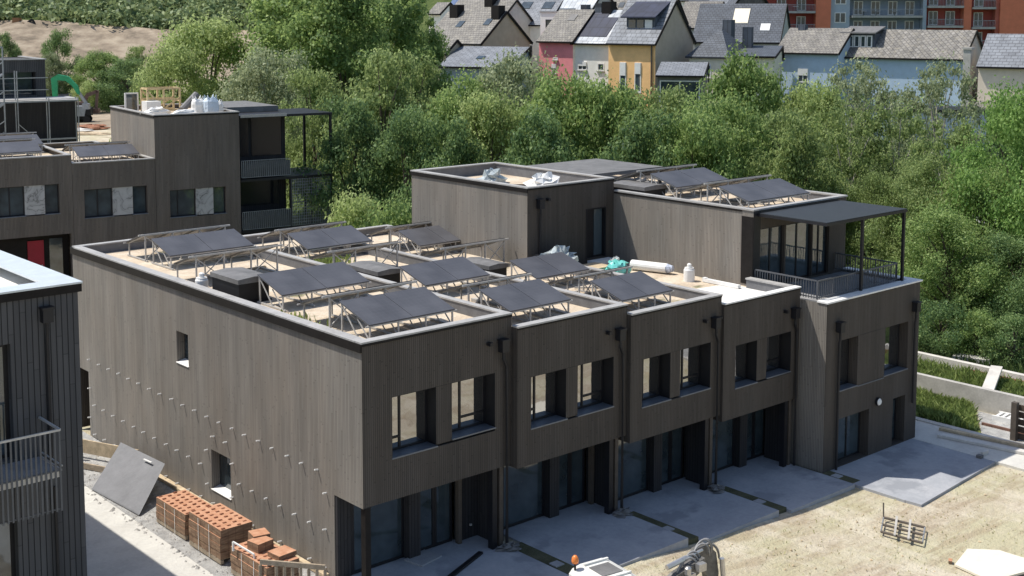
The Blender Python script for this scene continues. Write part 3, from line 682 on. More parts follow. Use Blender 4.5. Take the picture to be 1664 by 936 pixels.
# ------------------------------------------------------------------ roof hatches, cowls and clutter
def hatch(loc, sx, sy, h, label):
    t = thing('roof_hatch', label, 'roof hatch', loc, 0, 'black box hatches on the flat roofs')
    mb = MB(); mb.box(0, sx, 0, sy, 0, h-.2); mb.box(-.06, sx+.06, -.06, sy+.06, 0, .06); mb.build('body', M['black'], t)
    mb = MB(); mb.prism([(-.05, -.05, h-.198), (sx+.05, -.05, h-.198), (sx+.05, -.05, h-.05), (sx/2, -.05, h), (-.05, -.05, h-.05)], (0, sy+.1, 0)); mb.build('lid', M['lid'], t)
hatch((.62, 7.75, z1r), 1.1, 1.75, .86, 'large black roof hatch with grey lid beside the white cowl')
hatch((6.05, 7.75, z2r), .95, 1.8, .80, 'black roof hatch between panel pairs on the second house')
hatch((10.65, 7.2, z3r), .85, 1.6, .80, 'black roof hatch partly hidden by panels on the middle house')
hatch((19.55, 7.75, 8.43), 1.3, 1.9, .58, 'low dark roof hatch on the top roof by the bundle of pipes')
def cowl(loc, label, s=1.0):
    t = thing('vent_cowl', label, 'vent cowl', loc, 0, 'white vent cowls')
    mb = MB(); mb.lathe((0, 0, 0), [(.24*s, 0), (.24*s, .50*s), (.20*s, .56*s), (.20*s, .60*s)], 16); mb.build('pipe', M['white'], t, smooth=False)
    mb = MB(); mb.lathe((0, 0, 0), [(.10*s, .60*s), (.10*s, .74*s), (.05*s, .78*s), (.02*s, .78*s)], 12); mb.build('cap', M['white'], t)
cowl((.55, 10.1, z1r), 'white vent cowl at the left roof edge by the large hatch', .9)
cowl((18.05, 3.95, 5.81), 'white vent cowl standing on the beige roof below the upper storey wall', .9)

def lump(name, m, label, cat, loc, size, seed, rz=0.0, n=14, rough=.35, group=None):
    """crumpled sheet or sack: a dome with faceted folds"""
    rnd = random.Random(seed); mb = MB(); rows = 7
    for j in range(rows+1):
        ph = math.pi/2*j/rows
        for k in range(n):
            th = 2*math.pi*k/n; q = 1+rnd.uniform(-rough, rough)
            r_ = math.cos(ph)**.6*q
            mb.v.append((size[0]*r_*math.cos(th), size[1]*r_*math.sin(th), size[2]*math.sin(ph)*(1+rnd.uniform(-rough, rough)*.7)))
    for j in range(rows):
        for k in range(n): mb.f.append((j*n+k, j*n+(k+1) % n, (j+1)*n+(k+1) % n, (j+1)*n+k))
    o = single(mb, name, m, label, cat, loc, group); o.rotation_euler = (0, 0, rz); return o
M['teal'] = m_plain('teal_plastic', (.16, .55, .50), .35, 0, .2, 5)
M['film'] = m_plain('clear_plastic_film', (.42, .46, .46), .25, 0, .35, 4)
lump('plastic_bundle', M['film'], 'crumpled clear plastic bundle in front of the set-back storey wall', 'plastic sheet', (14.9, 8.1, z3r+.02), (1.0, .55, .75), 3, .2)
lump('plastic_bundle', M['black'], 'small black sack against the left end of the clear plastic bundle', 'sack', (14.1, 8.2, z3r+.02), (.4, .35, .5), 4)
lump('tarpaulin', M['teal'], 'crumpled teal tarpaulin lying on the roof', 'tarpaulin', (16.75, 6.6, 5.83), (.75, .5, .5), 5, .5)
lump('plastic_sack', M['white'], 'small white sack on the roof behind the teal tarpaulin', 'sack', (17.55, 7.45, 5.83), (.25, .2, .45), 6)
def roll(loc, a, b, r, label, m):
    mb = MB(); mb.tube([a, b], r, 12); o = single(mb, 'membrane_roll', m, label, 'roll', loc); return o
t = thing('membrane_roll', 'white printed roll of membrane lying by the upper storey wall', 'roll', (18.35, 6.0, 5.83))
mb = MB(); mb.tube([(-.35, .95, .2), (.1, -.55, .2)], .2, 14); mb.build('wrap', M['white'], t); mb = MB(); mb.tube([(.1, -.56, .2), (.17, -.80, .22)], [.2, .12], 12); mb.build('end_fold', m_plain('blue_white_print', (.42, .46, .55), .5, 0, .5, 9), t)
def stackboards(name, loc, sx, sy, h, n, m, label, cat, rz=0):
    mb = MB(); rnd = random.Random(hash(label) % 999)
    for k in range(n):
        dx, dy = rnd.uniform(-.04, .04), rnd.uniform(-.04, .04); mb.box(dx, sx+dx, dy, sy+dy, h*k/n+.002, h*(k+1)/n-.004)
    o = single(mb, name, m, label, cat, loc); o.rotation_euler = (0, 0, rz); return o
stackboards('insulation_board', (15.7, 7.0, 5.83), 1.2, 1.0, .28, 3, M['wood'], 'short stack of tan boards beside the plastic bundle', 'board stack')
stackboards('timber_batten', (15.1, 6.2, 5.83), 1.9, .12, .12, 1, M['wood'], 'long raw timber batten pointing at the teal tarpaulin', 'batten', -.55)
stackboards('timber_batten', (15.35, 5.85, 5.83), 1.6, .09, .09, 1, M['wood'], 'shorter timber batten lying on the roof in front of the long one', 'batten', -.45)
stackboards('foam_slab', (17.35, 8.35, 5.83), 1.25, .5, .16, 1, M['copingW'], 'pale slab on the roof at the foot of the open roof door', 'slab')
mb = MB(); mb.box(0, .16, 0, 1.75, 0, .13); mb.box(-.002, .162, 1.6, 1.752, .0, .16); o = single(mb, 'duct_length', M['white'], 'white straight length of duct along the foot of the upper storey wall', 'duct', (18.30, 1.75, 5.83))
mb = MB(); mb.tube([(0, 0, .0), (.05, 0, .14), (.12, -.02, .10), (.30, -.25, .03), (.50, -.32, .03), (.62, -.2, .05)], .022, 6); single(mb, 'cable_end', M['black'], 'loose black cable on the white roof membrane near the front coping', 'cable', (16.5, .25, 5.83))
# membranes lying on house 4's roof
t = ROW[3]; off = (HOUSES[3][0], HOUSES[3][2], HOUSES[3][5])
mb = MB(); mb.quad((14.95, -.3, 5.815), (18.7, -.3, 5.815), (18.85, 2.6, 5.815), (16.6, 2.9, 5.815)); mb.build('roof_membrane', M['deckwhite'], t, None, off)
mb = MB(); mb.quad((15.6, 7.2, 5.817), (18.95, 7.2, 5.817), (18.95, 8.95, 5.817), (15.6, 8.95, 5.817)); mb.build('roof_membrane', M['deckgrey'], t, None, off)
# upper roofs
for k, (x, y, s_) in enumerate(((16.2, 13.6, .75), (16.8, 11.0, .85))):
    lump('white_sack', M['white'] if k else M['film'], ('white builder sacks heaped near the front coping of the set-back roof', 'silvery sacks heaped in the middle of the set-back roof')[1-k], 'sack', (x, y, 8.81), (s_*1.1, s_*.6, .55), 20+k, .3, 11, .45)
mb = MB(); mb.bar((0, 0, .05), (1.2, -.9, .05), .18, .1); single(mb, 'timber_batten', M['wooddark'], 'dark offcut of timber on the set-back roof between the sacks', 'batten', (15.9, 12.6, 8.81))
t = thing('pipe_bundle', 'bundle of pale grey pipes lying across the top roof edge', 'pipe bundle', (19.7, 9.4, 8.46))
for k in range(4):
    mb = MB(); mb.tube([(0, .2*k+.05, .12+.1*(k % 2)), (3.3, 1.3+.2*k, .12+.1*(k % 2))], .085, 10); mb.build('pipe', M['coping'], t)

rnd = random.Random(77)
for k in range(26):
    hx = HOUSES[k % 3]; zr_ = hx[3]-.40; x = rnd.uniform(hx[0]+.5, hx[1]-.6); y = rnd.choice((rnd.uniform(.5, 18), rnd.uniform(.4, 5), rnd.uniform(8, 13)))
    kind_ = k % 3; mb = MB()
    if kind_ == 0: mb.bar((-.5, 0, .04), (.5, .05, .04), .09, .06); nm, m_, lab = 'timber_offcut', M['wood'], 'short pale timber offcut lying among the solar frames'
    elif kind_ == 1: mb.box(-.15, .15, -.1, .1, 0, .1); nm, m_, lab = 'ballast_block', M['conc'], 'small concrete ballast block on the sandy roof among the solar frames'
    else: mb.bar((-.7, 0, .05), (.7, -.03, .05), .05, .05); nm, m_, lab = 'steel_profile', M['steel'], 'loose steel rail lying on the sandy roof among the solar frames'
    o = single(mb, nm, m_, lab, nm.replace('_', ' '), (x, y, zr_+.005), {'timber_offcut': 'timber offcuts on the roofs', 'ballast_block': 'ballast blocks on the roofs', 'steel_profile': 'loose rails on the roofs'}[nm]); o.rotation_euler = (0, 0, rnd.choice((0, 1.57, rnd.uniform(0, 3))))
# weeds on the roof
def blades(name, pts, hgt, m, label=None, seed=1, wdt=.02, lean=.5):
    """many small blades around the given (x,y,z) points, as one mesh"""
    rnd = np.random.RandomState(seed); P = np.array(pts, float); n = len(P)
    a = rnd.rand(n)*2*np.pi; h = hgt*(.5+rnd.rand(n)); wd = wdt*(.6+rnd.rand(n)*.9)
    side = np.stack([np.cos(a), np.sin(a), np.zeros(n)], 1)*wd[:, None]
    b = rnd.rand(n)*2*np.pi; tip = np.stack([np.cos(b)*lean*h*rnd.rand(n), np.sin(b)*lean*h*rnd.rand(n), h], 1)
    mid = tip*np.array([.4, .4, .62])
    V = np.stack([P-side*.6, P+side*.6, P+mid+side, P+tip, P+mid-side], 1).reshape(-1, 3)
    fs = [tuple(range(5*i, 5*i+5)) for i in range(n)]
    me = bpy.data.meshes.new(name); me.from_pydata(V.tolist(), [], fs); me.materials.append(m); me.update()
    o = bpy.data.objects.new(name, me); COL.objects.link(o)
    if label: o['label'] = label
    return o
M['weed'] = m_leaf('weed_leaves', (.07, .11, .025), (.20, .27, .07), (.38, .44, .16), .25, 1.5)
M['weeddark'] = m_leaf('dark_weed_leaves', (.03, .055, .018), (.07, .115, .035), (.16, .21, .07), .25, 1.5)
rp = np.random.RandomState(5)
pts = [(rp.normal(7.5, .55), rp.normal(13.4, .4), z2r) for _ in range(260)]+[(rp.normal(6.6, .3), rp.normal(5.0, .3), z2r) for _ in range(40)]+[(rp.normal(.9, .25), rp.normal(4.6, .5), z1r) for _ in range(50)]
o = blades('roof_weeds', pts, .22, M['weed'], None, 3, .03); tag(o, 'sparse green weeds sprouting on the sandy roofs', 'weeds', kind='stuff')

# ------------------------------------------------------------------ terraces, strips, kerbs
def slab(name, x0, x1, y0, y1, z, m, th=.30, lab=None):
    mb = MB(); mb.box(x0, x1, y0, y1, z-th, z); o = mb.build(name, m); return tag(o, lab, kind='structure')
for i, (x0, x1, yf, zt, zs, zg) in enumerate(HOUSES):
    slab('terrace', x0+(.1 if i == 0 else .42), x1-.2, -3.12-(.04*i), yf+1.42, zg+.012, M['terr'])
    slab('planting_strip', x1-.195, x1+.415, -3.05, yf-.0, (zg+HOUSES[i+1][5])/2-.01 if i < 3 else -.545, M['soil'], .3)
    for k in range(1):
        y = -1.75-.12*i; mb = MB(); mb.box(x1-.05, x1+.27, y-.32, y, -.02, .035)
        o = single(mb, 'stepping_stone', M['terr2'], ['small grey slab in the planting strip behind the white cab roof', 'small grey slab in the planting strip right of the hoses', 'small grey slab in the third planting strip', 'small grey slab beside the end house corner'][i], 'slab', (0, 0, (zg+HOUSES[i+1][5])/2-.01 if i < 3 else -.55), 'slabs set in the planting strips')
slab('terrace', 18.95, 24.95, -5.15, -1.66, -.555, M['terr'], .3)
slab('path', 24.97, 27.2, -9.0, 3.0, -.553, M['path'], .1)
mb = MB(); mb.prism([(18.97, -5.146, -.85), (19.02, -5.75, -.85), (24.95, -5.25, -.85), (24.95, -5.146, -.85)], (0, 0, .296)); tag(mb.build('terrace', M['terr']), kind='structure')
# timber rail on the terrace of the end house (long dark profile lying on the ground)
mb = MB(); mb.box(0, .14, 0, 2.3, 0, .07); o = single(mb, 'metal_profile', M['dark'], 'long dark metal profile lying on the first terrace', 'metal profile', (2.1, -.75, .016)); o.rotation_euler = (0, 0, R(-68))
mb = MB(); mb.box(0, .9, 0, .7, 0, .05); o = single(mb, 'loose_slab', M['terr2'], 'loose pale slab lying by the first glazed door', 'slab', (2.35, .45, .016)); o.rotation_euler = (0, 0, .2)
for k, hs in enumerate(HOUSES[:3]):
    lump('debris_heap', M['lid'], ['heap of grey rubble at the foot of the first black column', 'small rubble and cable heap at the second column', 'rubble at the foot of the third column'][k], 'rubble', (hs[1]-.35, hs[2]-.25, hs[5]+.01), (.3, .25, .16), 40+k, 0, 9, .6)

# ------------------------------------------------------------------ things along the side wall
t = thing('leaning_board', 'large grey board leaning against the pinned side wall', 'board', (-.1, 12.7, 0))
mb = MB(); a = [(-2.05, -3.15, .02), (-2.25, .05, .02), (-.46, 1.7, .80), (-.36, -1.55, .86)]
mb.prism(a, (.03, .0, .04)); mb.build('sheet', m_plain('grey_board', (.17, .17, .175), .7, 0, .12, 2), t)
mb = MB(); mb.bar((-.62, -.55, .86), (-.60, -1.1, .88), .06, .03); mb.build('batten', M['white'], t)
def block_pallet(loc, sx, sy, rows, label, rz=0.0):
    t = thing('block_pallet', label, 'brick pallet', loc, rz, 'pallets of orange clay blocks by the side wall')
    pz = .14
    mb = MB()
    for k in range(3): y = sy*(k+.5)/3; 
    for k in range(7): x = 0; y = sy*k/7; mb.box(0, sx, y+.02, y+sy/7-.03, pz-.025, pz)
    for k in (0, .5, 1): mb.box(sx*k-.05*(k*2-0) if k else 0, sx*k-.05*(k*2)+.1 if k else .1, 0, sy, .0, pz-.028)
    mb.build('pallet_base', M['woodold'], t)
    h = .225
    rnd = random.Random(int(loc[1]*100))
    for r_ in range(rows):
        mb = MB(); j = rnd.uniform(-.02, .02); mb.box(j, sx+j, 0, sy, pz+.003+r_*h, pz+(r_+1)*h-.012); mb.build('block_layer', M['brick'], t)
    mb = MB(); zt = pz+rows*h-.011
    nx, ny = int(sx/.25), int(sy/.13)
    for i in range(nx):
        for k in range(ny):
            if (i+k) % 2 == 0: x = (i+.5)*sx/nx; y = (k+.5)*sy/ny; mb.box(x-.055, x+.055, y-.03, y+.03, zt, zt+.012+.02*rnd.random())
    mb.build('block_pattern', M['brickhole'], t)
    mb = MB()
    for k in (.33, .67): y = sy*k; mb.box(-.012, sx+.012, y-.012, y+.012, zt+.002, zt+.006) if False else mb.box(-.03, -.026, y-.012, y+.012, .02, zt)
    mb.build('strap', M['white'], t)
    return t
block_pallet((-1.95, 6.75, .02), 1.0, 1.95, 3, 'pallet of orange clay blocks next to the leaning grey board')
block_pallet((-2.0, 4.45, .02), 1.05, 1.95, 4, 'tallest pallet of orange clay blocks, in the middle of three')
block_pallet((-2.05, 1.75, .02), 1.05, 2.0, 3, 'broken pallet of orange blocks nearest the timber railing')
def loose(loc, sx, sy, h, rz, label):
    mb = MB(); mb.box(0, sx, 0, sy, 0, h); o = single(mb, 'block_bundle', M['brick'], label, 'clay blocks', loc, 'loose clay blocks on the broken pallet'); o.rotation_euler = (0, 0, rz)
loose((-1.72, 2.75, .83), .55, .5, .26, .15, 'orange blocks at the top of the broken pallet')
loose((-1.58, 3.25, .83), .5, .5, .30, -.2, 'tilted orange blocks stacked at the rear of the broken pallet')
loose((-1.55, 1.9, .83), .6, .55, .14, .1, 'flat orange blocks on the near end of the broken pallet')
mb = MB()
mb.bar((0, 0, .5), (-.15, .9, .62), .04); mb.bar((0, 0, .5), (.02, 0, 0.28), .04); mb.bar((-.15, .9, .62), (-.15, .9, .35), .05); single(mb, 'plastic_strap', M['white'], 'white broken packing frame on the broken pallet', 'packing frame', (-1.98, 2.55, .45))
t = thing('timber_railing', 'rough timber railing of upright boards in front of the broken pallet', 'railing', (-2.1, 2.0, 0))
A_, B_ = Vector((0, 0, 0)), Vector((1.15, -1.5, 0))
mb = MB(); mb.bar(A_+Vector((0, 0, .95)), B_+Vector((0, 0, .95)), .06, .14); mb.build('rail', M['woodold'], t)
for k in range(9):
    q = A_.lerp(B_, k/8); mb = MB(); mb.bar(q+Vector((0, 0, 0)), q+Vector((0, 0, .86)), .09, .03); mb.build('upright_board', M['woodold'], t)
mb = MB(); mb.box(-.22, -.02, 7.0, 12.5, 0, .10); mb.box(-.2, -.04, 1.7, 7.0, 0, .09); o = single(mb, 'edge_board', M['wood'], 'long pale timber plank along the foot of the side wall', 'plank', (0, 0, .01))
t = thing('timber_shuttering', 'pale timber shuttering boards with a post at the far end of the side wall', 'shuttering', (-1.3, 15.6, 0))
mb = MB(); mb.bar((-.15, .9, .45), (1.1, -1.9, .42), .05, .5); mb.build('board', M['wood'], t); mb = MB(); mb.bar((-.3, .55, 0), (-.3, .55, 1.15), .1); mb.build('post', M['wood'], t)
mb = MB(); mb.bar((-.8, .2, .12), (.4, -2.4, .10), .08, .2); mb.build('base_plank', M['woodold'], t)
# rubble pile seen past the corner
for k in range(7):
    rnd = random.Random(90+k)
    lump('rubble_block', M['concw'], 'pale concrete block in the heap beyond the side wall corner', 'rubble block', (-.75+rnd.uniform(-1.0, 1.3), 21.5+k*1.1, 0), (rnd.uniform(.4, .7), rnd.uniform(.3, .6), rnd.uniform(.4, .8)), 60+k, k, 7, .3, 'concrete blocks heaped beyond the corner')

# ------------------------------------------------------------------ near building on the left
def left_building():
    t = thing('balcony_building', 'dark ribbed building with a steel balcony at the left edge of the photo', 'building', (-6.6, 3.03, 0))
    off = (-6.6, 3.03, 0); B = lambda mb, n, m, lab=None, par=t: mb.build(n, m, par, lab, off)
    X0, XR, yf, yb, zt = -15.5, -6.6, 3.03, 15.0, 9.30
    xq0, xq1 = -9.97-X0, -8.34-X0
    mb = MB(); mb.wall((X0, yf, 0), X1, NF, XR-X0, 0, zt-.2, [(xq0, xq1, 5.06, 7.99), (xq0, xq1, 1.83, 3.53)], .3)
    mb.quad((XR, yf, 0), (XR, yb, 0), (XR, yb, zt-.2), (XR, yf, zt-.2)); mb.quad((X0, yb, 0), (X0, yf, 0), (X0, yf, zt-.2), (X0, yb, zt-.2)); mb.quad((XR, yb, 0), (X0, yb, 0), (X0, yb, zt-.2), (XR, yb, zt-.2))
    B(mb, 'wall', M['clad2'])
    for (c, d) in ((5.06, 7.99), (1.83, 3.53)):
        f = MB(); f.box(X0+xq0, X0+xq1, yf+.25, yf+.3, c, d); ff = B(f, 'window', M['dark']); g = MB(); g.box(X0+xq0+.1, X0+xq1-.12, yf+.23, yf+.245, c+.1, d-.1); B(g, 'pane', M['panedark'], None, ff)
    mb = MB(); mb.box(X0, XR+.08, yf-.08, yf+.0, zt-.24, zt-.03); mb.box(XR+.002, XR+.08, yf+.001, yb, zt-.24, zt-.03); B(mb, 'fascia', M['fascia'])
    mb = MB(); mb.box(X0, XR+.10, yf-.10, yf+.55, zt-.028, zt+.02); mb.box(XR-.75, XR+.10, yf+.553, yb, zt-.028, zt+.02); B(mb, 'coping', m_plain('bluish_zinc_coping', (.60, .65, .68), .4, .2, .06))
    mb = MB(); mb.quad((X0, yf, zt-.35), (XR-.01, yf, zt-.35), (XR-.01, yb, zt-.35), (X0, yb, zt-.35)); B(mb, 'roof', M['deckwhite'])
    mb = MB(); mb.box(X0, XR-.752, yf+.40, yf+.549, zt-.35, zt-.03); B(mb, 'parapet', M['wood'])
    dp = downpipe(t, -7.46, yf, 8.76, 4.45, 0.0); dp.data.transform(Matrix.Translation(-Vector(off)))
    mb = MB(); mb.tube([(-7.40, yf-.1, 4.16), (-7.40, yf-.1, 0)], .05, 8); B(mb, 'downpipe', M['dark'])
    yo, xr, xl = 1.72, -7.70, -14
    mb = MB(); mb.box(xl, xr-.04, yo+.02, yf-.003, 4.82, 4.99); B(mb, 'balcony_slab', M['concw'])
    mb = MB(); mb.bar((xl, yo, 6.00), (xr, yo, 6.00), .05); mb.bar((xr, yo, 6.00), (xr, yf-.02, 6.00), .05); mb.bar((xr, yo, 4.99), (xr, yf-.02, 4.99), .04); mb.bar((xr+.03, yo, 5.09), (xr+.03, yf-.02, 5.09), .03)
    B(mb, 'handrail', M['steel'])
    mb = MB()
    for k in range(46): x = xr-.02-k*.118; mb.bar((x, yo-.01, 3.97), (x, yo-.01, 5.98), .045, .02)
    mb.bar((xl, yo+.02, 4.02), (xr, yo+.02, 4.02), .03); mb.bar((xl, yo, 4.99), (xr, yo, 4.99), .03)
    B(mb, 'balustrade', M['railD'])
    mb = MB(); mb.quad((xl, yf-.01, 4.995), (xr-.06, yf-.01, 4.995), (xr-.06, yo+.06, 4.995), (xl, yo+.06, 4.995)); B(mb, 'deck_mat', M['deckgrey'])
left_building()

# ------------------------------------------------------------------ rear-left row of houses
def rear_left():
    rz = R(-8); O = Vector((13.06, 39.28, 0))
    grp = 'dark timber houses of the rear row'
    def wins(t, lst, yf=0.0):
        for (a, b, c, d, panel) in lst:
            ww = window(t, 'window', (0, yf, 0), X1, NF, a, b, c, d, .22, (), (), .06, M['panedark'], M['dark'], M['sill'], sill_out=.03)
            for q in [q for q in bpy.data.objects if q.parent == ww]: pass
    marble, n_, l_, p_ = new_mat('marbled_board'); wv = n_.new('ShaderNodeTexNoise'); wv.inputs['Scale'].default_value = 1.1; wv.inputs['Detail'].default_value = 3; wv.inputs['Distortion'].default_value = 1.5; l_.new(objco(n_), wv.inputs['Vector'])
    vv = mathn(n_, l_, 'ABSOLUTE', mathn(n_, l_, 'SUBTRACT', wv.outputs['Fac'], .5)); l_.new(ramp(n_, l_, vv, [(.0, .12), (.018, .34), (.12, .42)]), p_.inputs['Base Color'])
    # left unit
    def unit(x0, x1, zt, label, wl, extra):
        t = thing('rear_row_house', label, 'house', O, rz, grp)
        mb = MB(); holes = [(a-x0, b-x0, c, d) for (a, b, c, d) in wl]+[(a-x0, b-x0, c, d) for (a, b, c, d) in extra]
        mb.wall((x0, 0, 0), X1, NF, x1-x0, 0.3, zt-.06, holes, .3); mb.quad((x0, 12, .3), (x0, 0, .3), (x0, 0, zt-.06), (x0, 12, zt-.06)); mb.quad((x1, 0, 5), (x1, 12, 5), (x1, 12, zt-.06), (x1, 0, zt-.06)); mb.quad((x1, 12, .3), (x0, 12, .3), (x0, 12, zt-.06), (x1, 12, zt-.06))
        mb.build('wall', M['cladB'], t)
        for (a, b, c, d) in wl:
            mid = (a+b)/2; w_ = b-a
            for (u0, u1) in ((a, a+w_*.45), (a+w_*.77, b)):
                window(t, 'window', (0, 0, 0), X1, NF, u0+.003, u1, c, d, .2, ((u0+u1)/2-.02,) if u0 == a else (), (), .06, M['panedark'], M['dark'], M['sill'], sill_out=.03)
            p = MB(); p.box(a+w_*.45+.005, a+w_*.77-.005, .06, .25, c+.05, d-.003); p.build('marbled_panel', marble, t)
        mb = MB(); mb.quad((x0, .05, zt-.35), (x1, .05, zt-.35), (x1, 11.9, zt-.35), (x0, 11.9, zt-.35)); mb.build('roof', M['deck'], t)
        mb = MB(); mb.box(x0, x1, -.04, .22, zt-.058, zt); mb.box(x0, x0+.22, .223, 12, zt-.058, zt); mb.box(x1-.22, x1, .223, 12, zt-.058, zt); mb.box(x0+.223, x1-.223, 11.8, 12, zt-.058, zt); mb.build('coping', M['coping'], t)
        return t
    t1 = unit(-13.5, -4.62, 8.47, 'left house of the rear row with the red front door', [(-8.6, -5.32, 5.25, 6.9)], [(-13.0, -4.75, .3, 4.12)])
    mb = MB(); mb.box(-13, -4.7, .9, 1.0, .3, 4.1); mb.build('recess_wall', M['fascia'], t1)
    d = MB(); d.box(-6.9, -6.05, .82, .897, 1.1, 3.75); do = d.build('front_door', m_plain('crimson_paint', (.30, .012, .03), .45, 0, .1), t1); h_ = MB(); h_.box(-6.2, -6.15, .78, .818, 2.0, 2.4); h_.build('handle', M['steel'], do)
    mb = MB(); mb.box(-5.75, -5.05, .84, .897, 1.1, 3.8); mb.build('side_light', M['panedark'], t1)
    t2 = unit(-4.60, -.02, 8.0, 'middle house of the rear row, below two rooftop solar arrays', [(-4.0, -.5, 4.85, 6.47)], [])
    # tower with balconies
    t3 = thing('rear_row_house', 'three-storey end of the rear row with black mesh balconies', 'house', O, rz, grp)
    zt = 10.45
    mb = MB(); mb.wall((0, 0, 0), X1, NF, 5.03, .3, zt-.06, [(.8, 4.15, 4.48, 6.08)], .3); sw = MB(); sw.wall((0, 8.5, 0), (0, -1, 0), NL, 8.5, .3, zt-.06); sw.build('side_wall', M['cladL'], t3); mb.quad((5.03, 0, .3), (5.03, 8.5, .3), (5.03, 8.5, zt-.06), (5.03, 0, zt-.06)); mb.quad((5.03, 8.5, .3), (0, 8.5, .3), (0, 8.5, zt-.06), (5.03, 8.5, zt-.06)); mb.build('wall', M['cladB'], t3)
    for (u0, u1) in ((.8, 2.35), (3.4, 4.15)): window(t3, 'window', (0, 0, 0), X1, NF, u0+.003, u1, 4.48, 6.08, .2, (1.3,) if u0 < 1 else (), (), .06, M['panedark'], M['dark'], M['sill'], sill_out=.03)
    p = MB(); p.box(2.36, 3.39, .06, .25, 4.53, 6.077); p.build('marbled_panel', marble, t3)
    mb = MB(); mb.quad((0, 0.05, zt-.3), (5, .05, zt-.3), (5, 8.4, zt-.3), (0, 8.4, zt-.3)); mb.build('roof', M['deck'], t3)
    mb = MB(); mb.box(-.04, 5.06, -.04, .2, zt-.058, zt); mb.box(-.04, .2, .203, 8.5, zt-.058, zt); mb.box(4.86, 5.06, .203, 8.5, zt-.058, zt); mb.box(.203, 4.857, 8.3, 8.5, zt-.058, zt); mb.build('coping', M['coping'], t3)
    mb = MB(); mb.box(-.03, -.003, 0, 8.5, zt-.2, zt-.062); mb.box(0, 5.03, -.03, -.003, zt-.14, zt-.062); mb.build('fascia', M['fascia'], t3)
    # recessed block behind the balconies
    mb = MB(); mb.box(5.05, 8.6, 1.6, 8.4, .3, 10.0); mb.build('balcony_wall', M['darkwall'], t3)
    for (a, b, c, d) in ((5.4, 8.1, 4.6, 6.3), (5.3, 6.2, 7.6, 10.0), (6.4, 8.3, 7.6, 9.9)):
        g = MB(); g.box(a, b, 1.55, 1.597, c, d); g.build('window', M['panenavy'], t3)
    mb = MB(); mb.box(5.1, 11.0, -.05, 4.2, 10.02, 10.16); mb.build('canopy', M['dark'], t3)
    mb = MB(); mb.box(5.1, 8.0, -.09, -.053, 10.06, 10.22); mb.build('canopy_edge', M['coping'], t3)
    mb = MB(); mb.box(5.1, 11.0, 0, 4.0, 6.25, 6.40); mb.box(5.1, 11.0, 0, 4.0, 3.2, 3.35); mb.build('balcony_slab', M['dark'], t3)
    for (x, y) in ((10.93, .03), (10.93, 3.9), (8.25, .03)):
        c = MB(); c.box(x-.07, x+.07, y, y+.14, .3, 10.018 if x > 10 else 6.24); c.build('post', M['dark'], t3)
    mesh = m_plain('black_mesh', (.035, .04, .045), .6, 0, .15)
    def grid(x0, x1, y, z0, z1, nx, nz, th, name):
        mb = MB()
        for k in range(nx+1): x = x0+(x1-x0)*k/nx; mb.bar((x, y, z0), (x, y, z1), th)
        for k in range(nz+1): z = z0+(z1-z0)*k/nz; mb.bar((x0, y, z), (x1, y, z), th)
        mb.build(name, M['rail'] if th < .03 else M['dark'], t3)
    grid(5.15, 8.2, .03, 6.5, 7.5, 24, 1, .022, 'balustrade'); grid(5.15, 8.2, .03, 3.4, 4.45, 24, 1, .022, 'balustrade'); grid(8.3, 10.85, .03, 3.4, 6.2, 22, 16, .022, 'mesh_screen'); grid(8.3, 10.85, .05, 3.4, 6.2, 2, 2, .06, 'screen_frame')
    p = MB(); p.box(5.15, 8.2, .06, .075, 6.5, 7.4); p.build('privacy_panel', mesh, t3); p = MB(); p.box(5.15, 8.2, .06, .075, 3.4, 4.4); p.build('privacy_panel', mesh, t3)
    p = MB(); p.box(5.3, 8.6, 2.6, 8.0, 10.17, 10.5); p.build('roof_plant', M['lid'], t3)
    # solar on the rear roofs
    def wpt(x, y, z): return O+Vector((x*math.cos(rz)-y*math.sin(rz), x*math.sin(rz)+y*math.cos(rz), z))
    for (x, y, z, w_, lab) in ((-3.9, 1.2, 7.65, 3.4, 'solar array on the middle rear roof against the tower'), (-10.5, 1.0, 8.12, 4.6, 'solar array on the left rear roof above the red door'), (-9.5, 5.0, 8.12, 4.6, 'second solar array further back on the left rear roof')):
        o = solar_array(w_, 2, True, lab); o.location = wpt(x, y, z); o.rotation_euler = (0, 0, rz)
    # stuff stored on the tower roof
    def rt_(x, y, z=zt-.3): return wpt(x, y, z)
    t = thing('timber_crate', 'open raw timber crate frame on the tower roof', 'crate', rt_(1.3, 5.2), rz)
    mb = MB()
    for x in (0, 1.0, 2.0):
        for y in (0, 1.2): mb.bar((x, y, 0), (x, y, 1.45), .10)
    for y in (0, 1.2):
        for z in (.15, .8, 1.45): mb.bar((0, y, z), (2.0, y, z), .04, .11)
        mb.bar((0, y-.03, 1.35), (1, y-.03, .2), .04, .09); mb.bar((2.0, y-.03, .9), (1, y-.03, .25), .04, .09)
    for x in (0, 2.0): mb.bar((x, 0, 1.45), (x, 1.2, 1.45), .04, .11); mb.bar((x, 0, .7), (x, 1.2, .7), .04, .11)
    mb.build('frame', m_plain('yellow_timber', (.60, .46, .25), .8, 0, .2, 4), t)
    def bag(x, y, s, h, lab, m=M['white'], sd=1):
        rnd = random.Random(sd); t = thing('bulk_bag', lab, 'bulk bag', rt_(x, y), rz, 'white bags on the tower roof')
        mb = MB(); n = 14; rows = 6
        for j in range(rows+1):
            z = h*j/rows; q = s*(1+.10*math.sin(j/rows*math.pi)-(.25 if j == rows else 0))
            for k in range(n):
                th = 2*math.pi*k/n; c_, s_ = math.cos(th), math.sin(th); rr = q/max(abs(c_), abs(s_))**.6*(1+rnd.uniform(-.05, .05)); mb.v.append((rr*c_, rr*s_, z+rnd.uniform(-.04, .04)*(j > 0)))
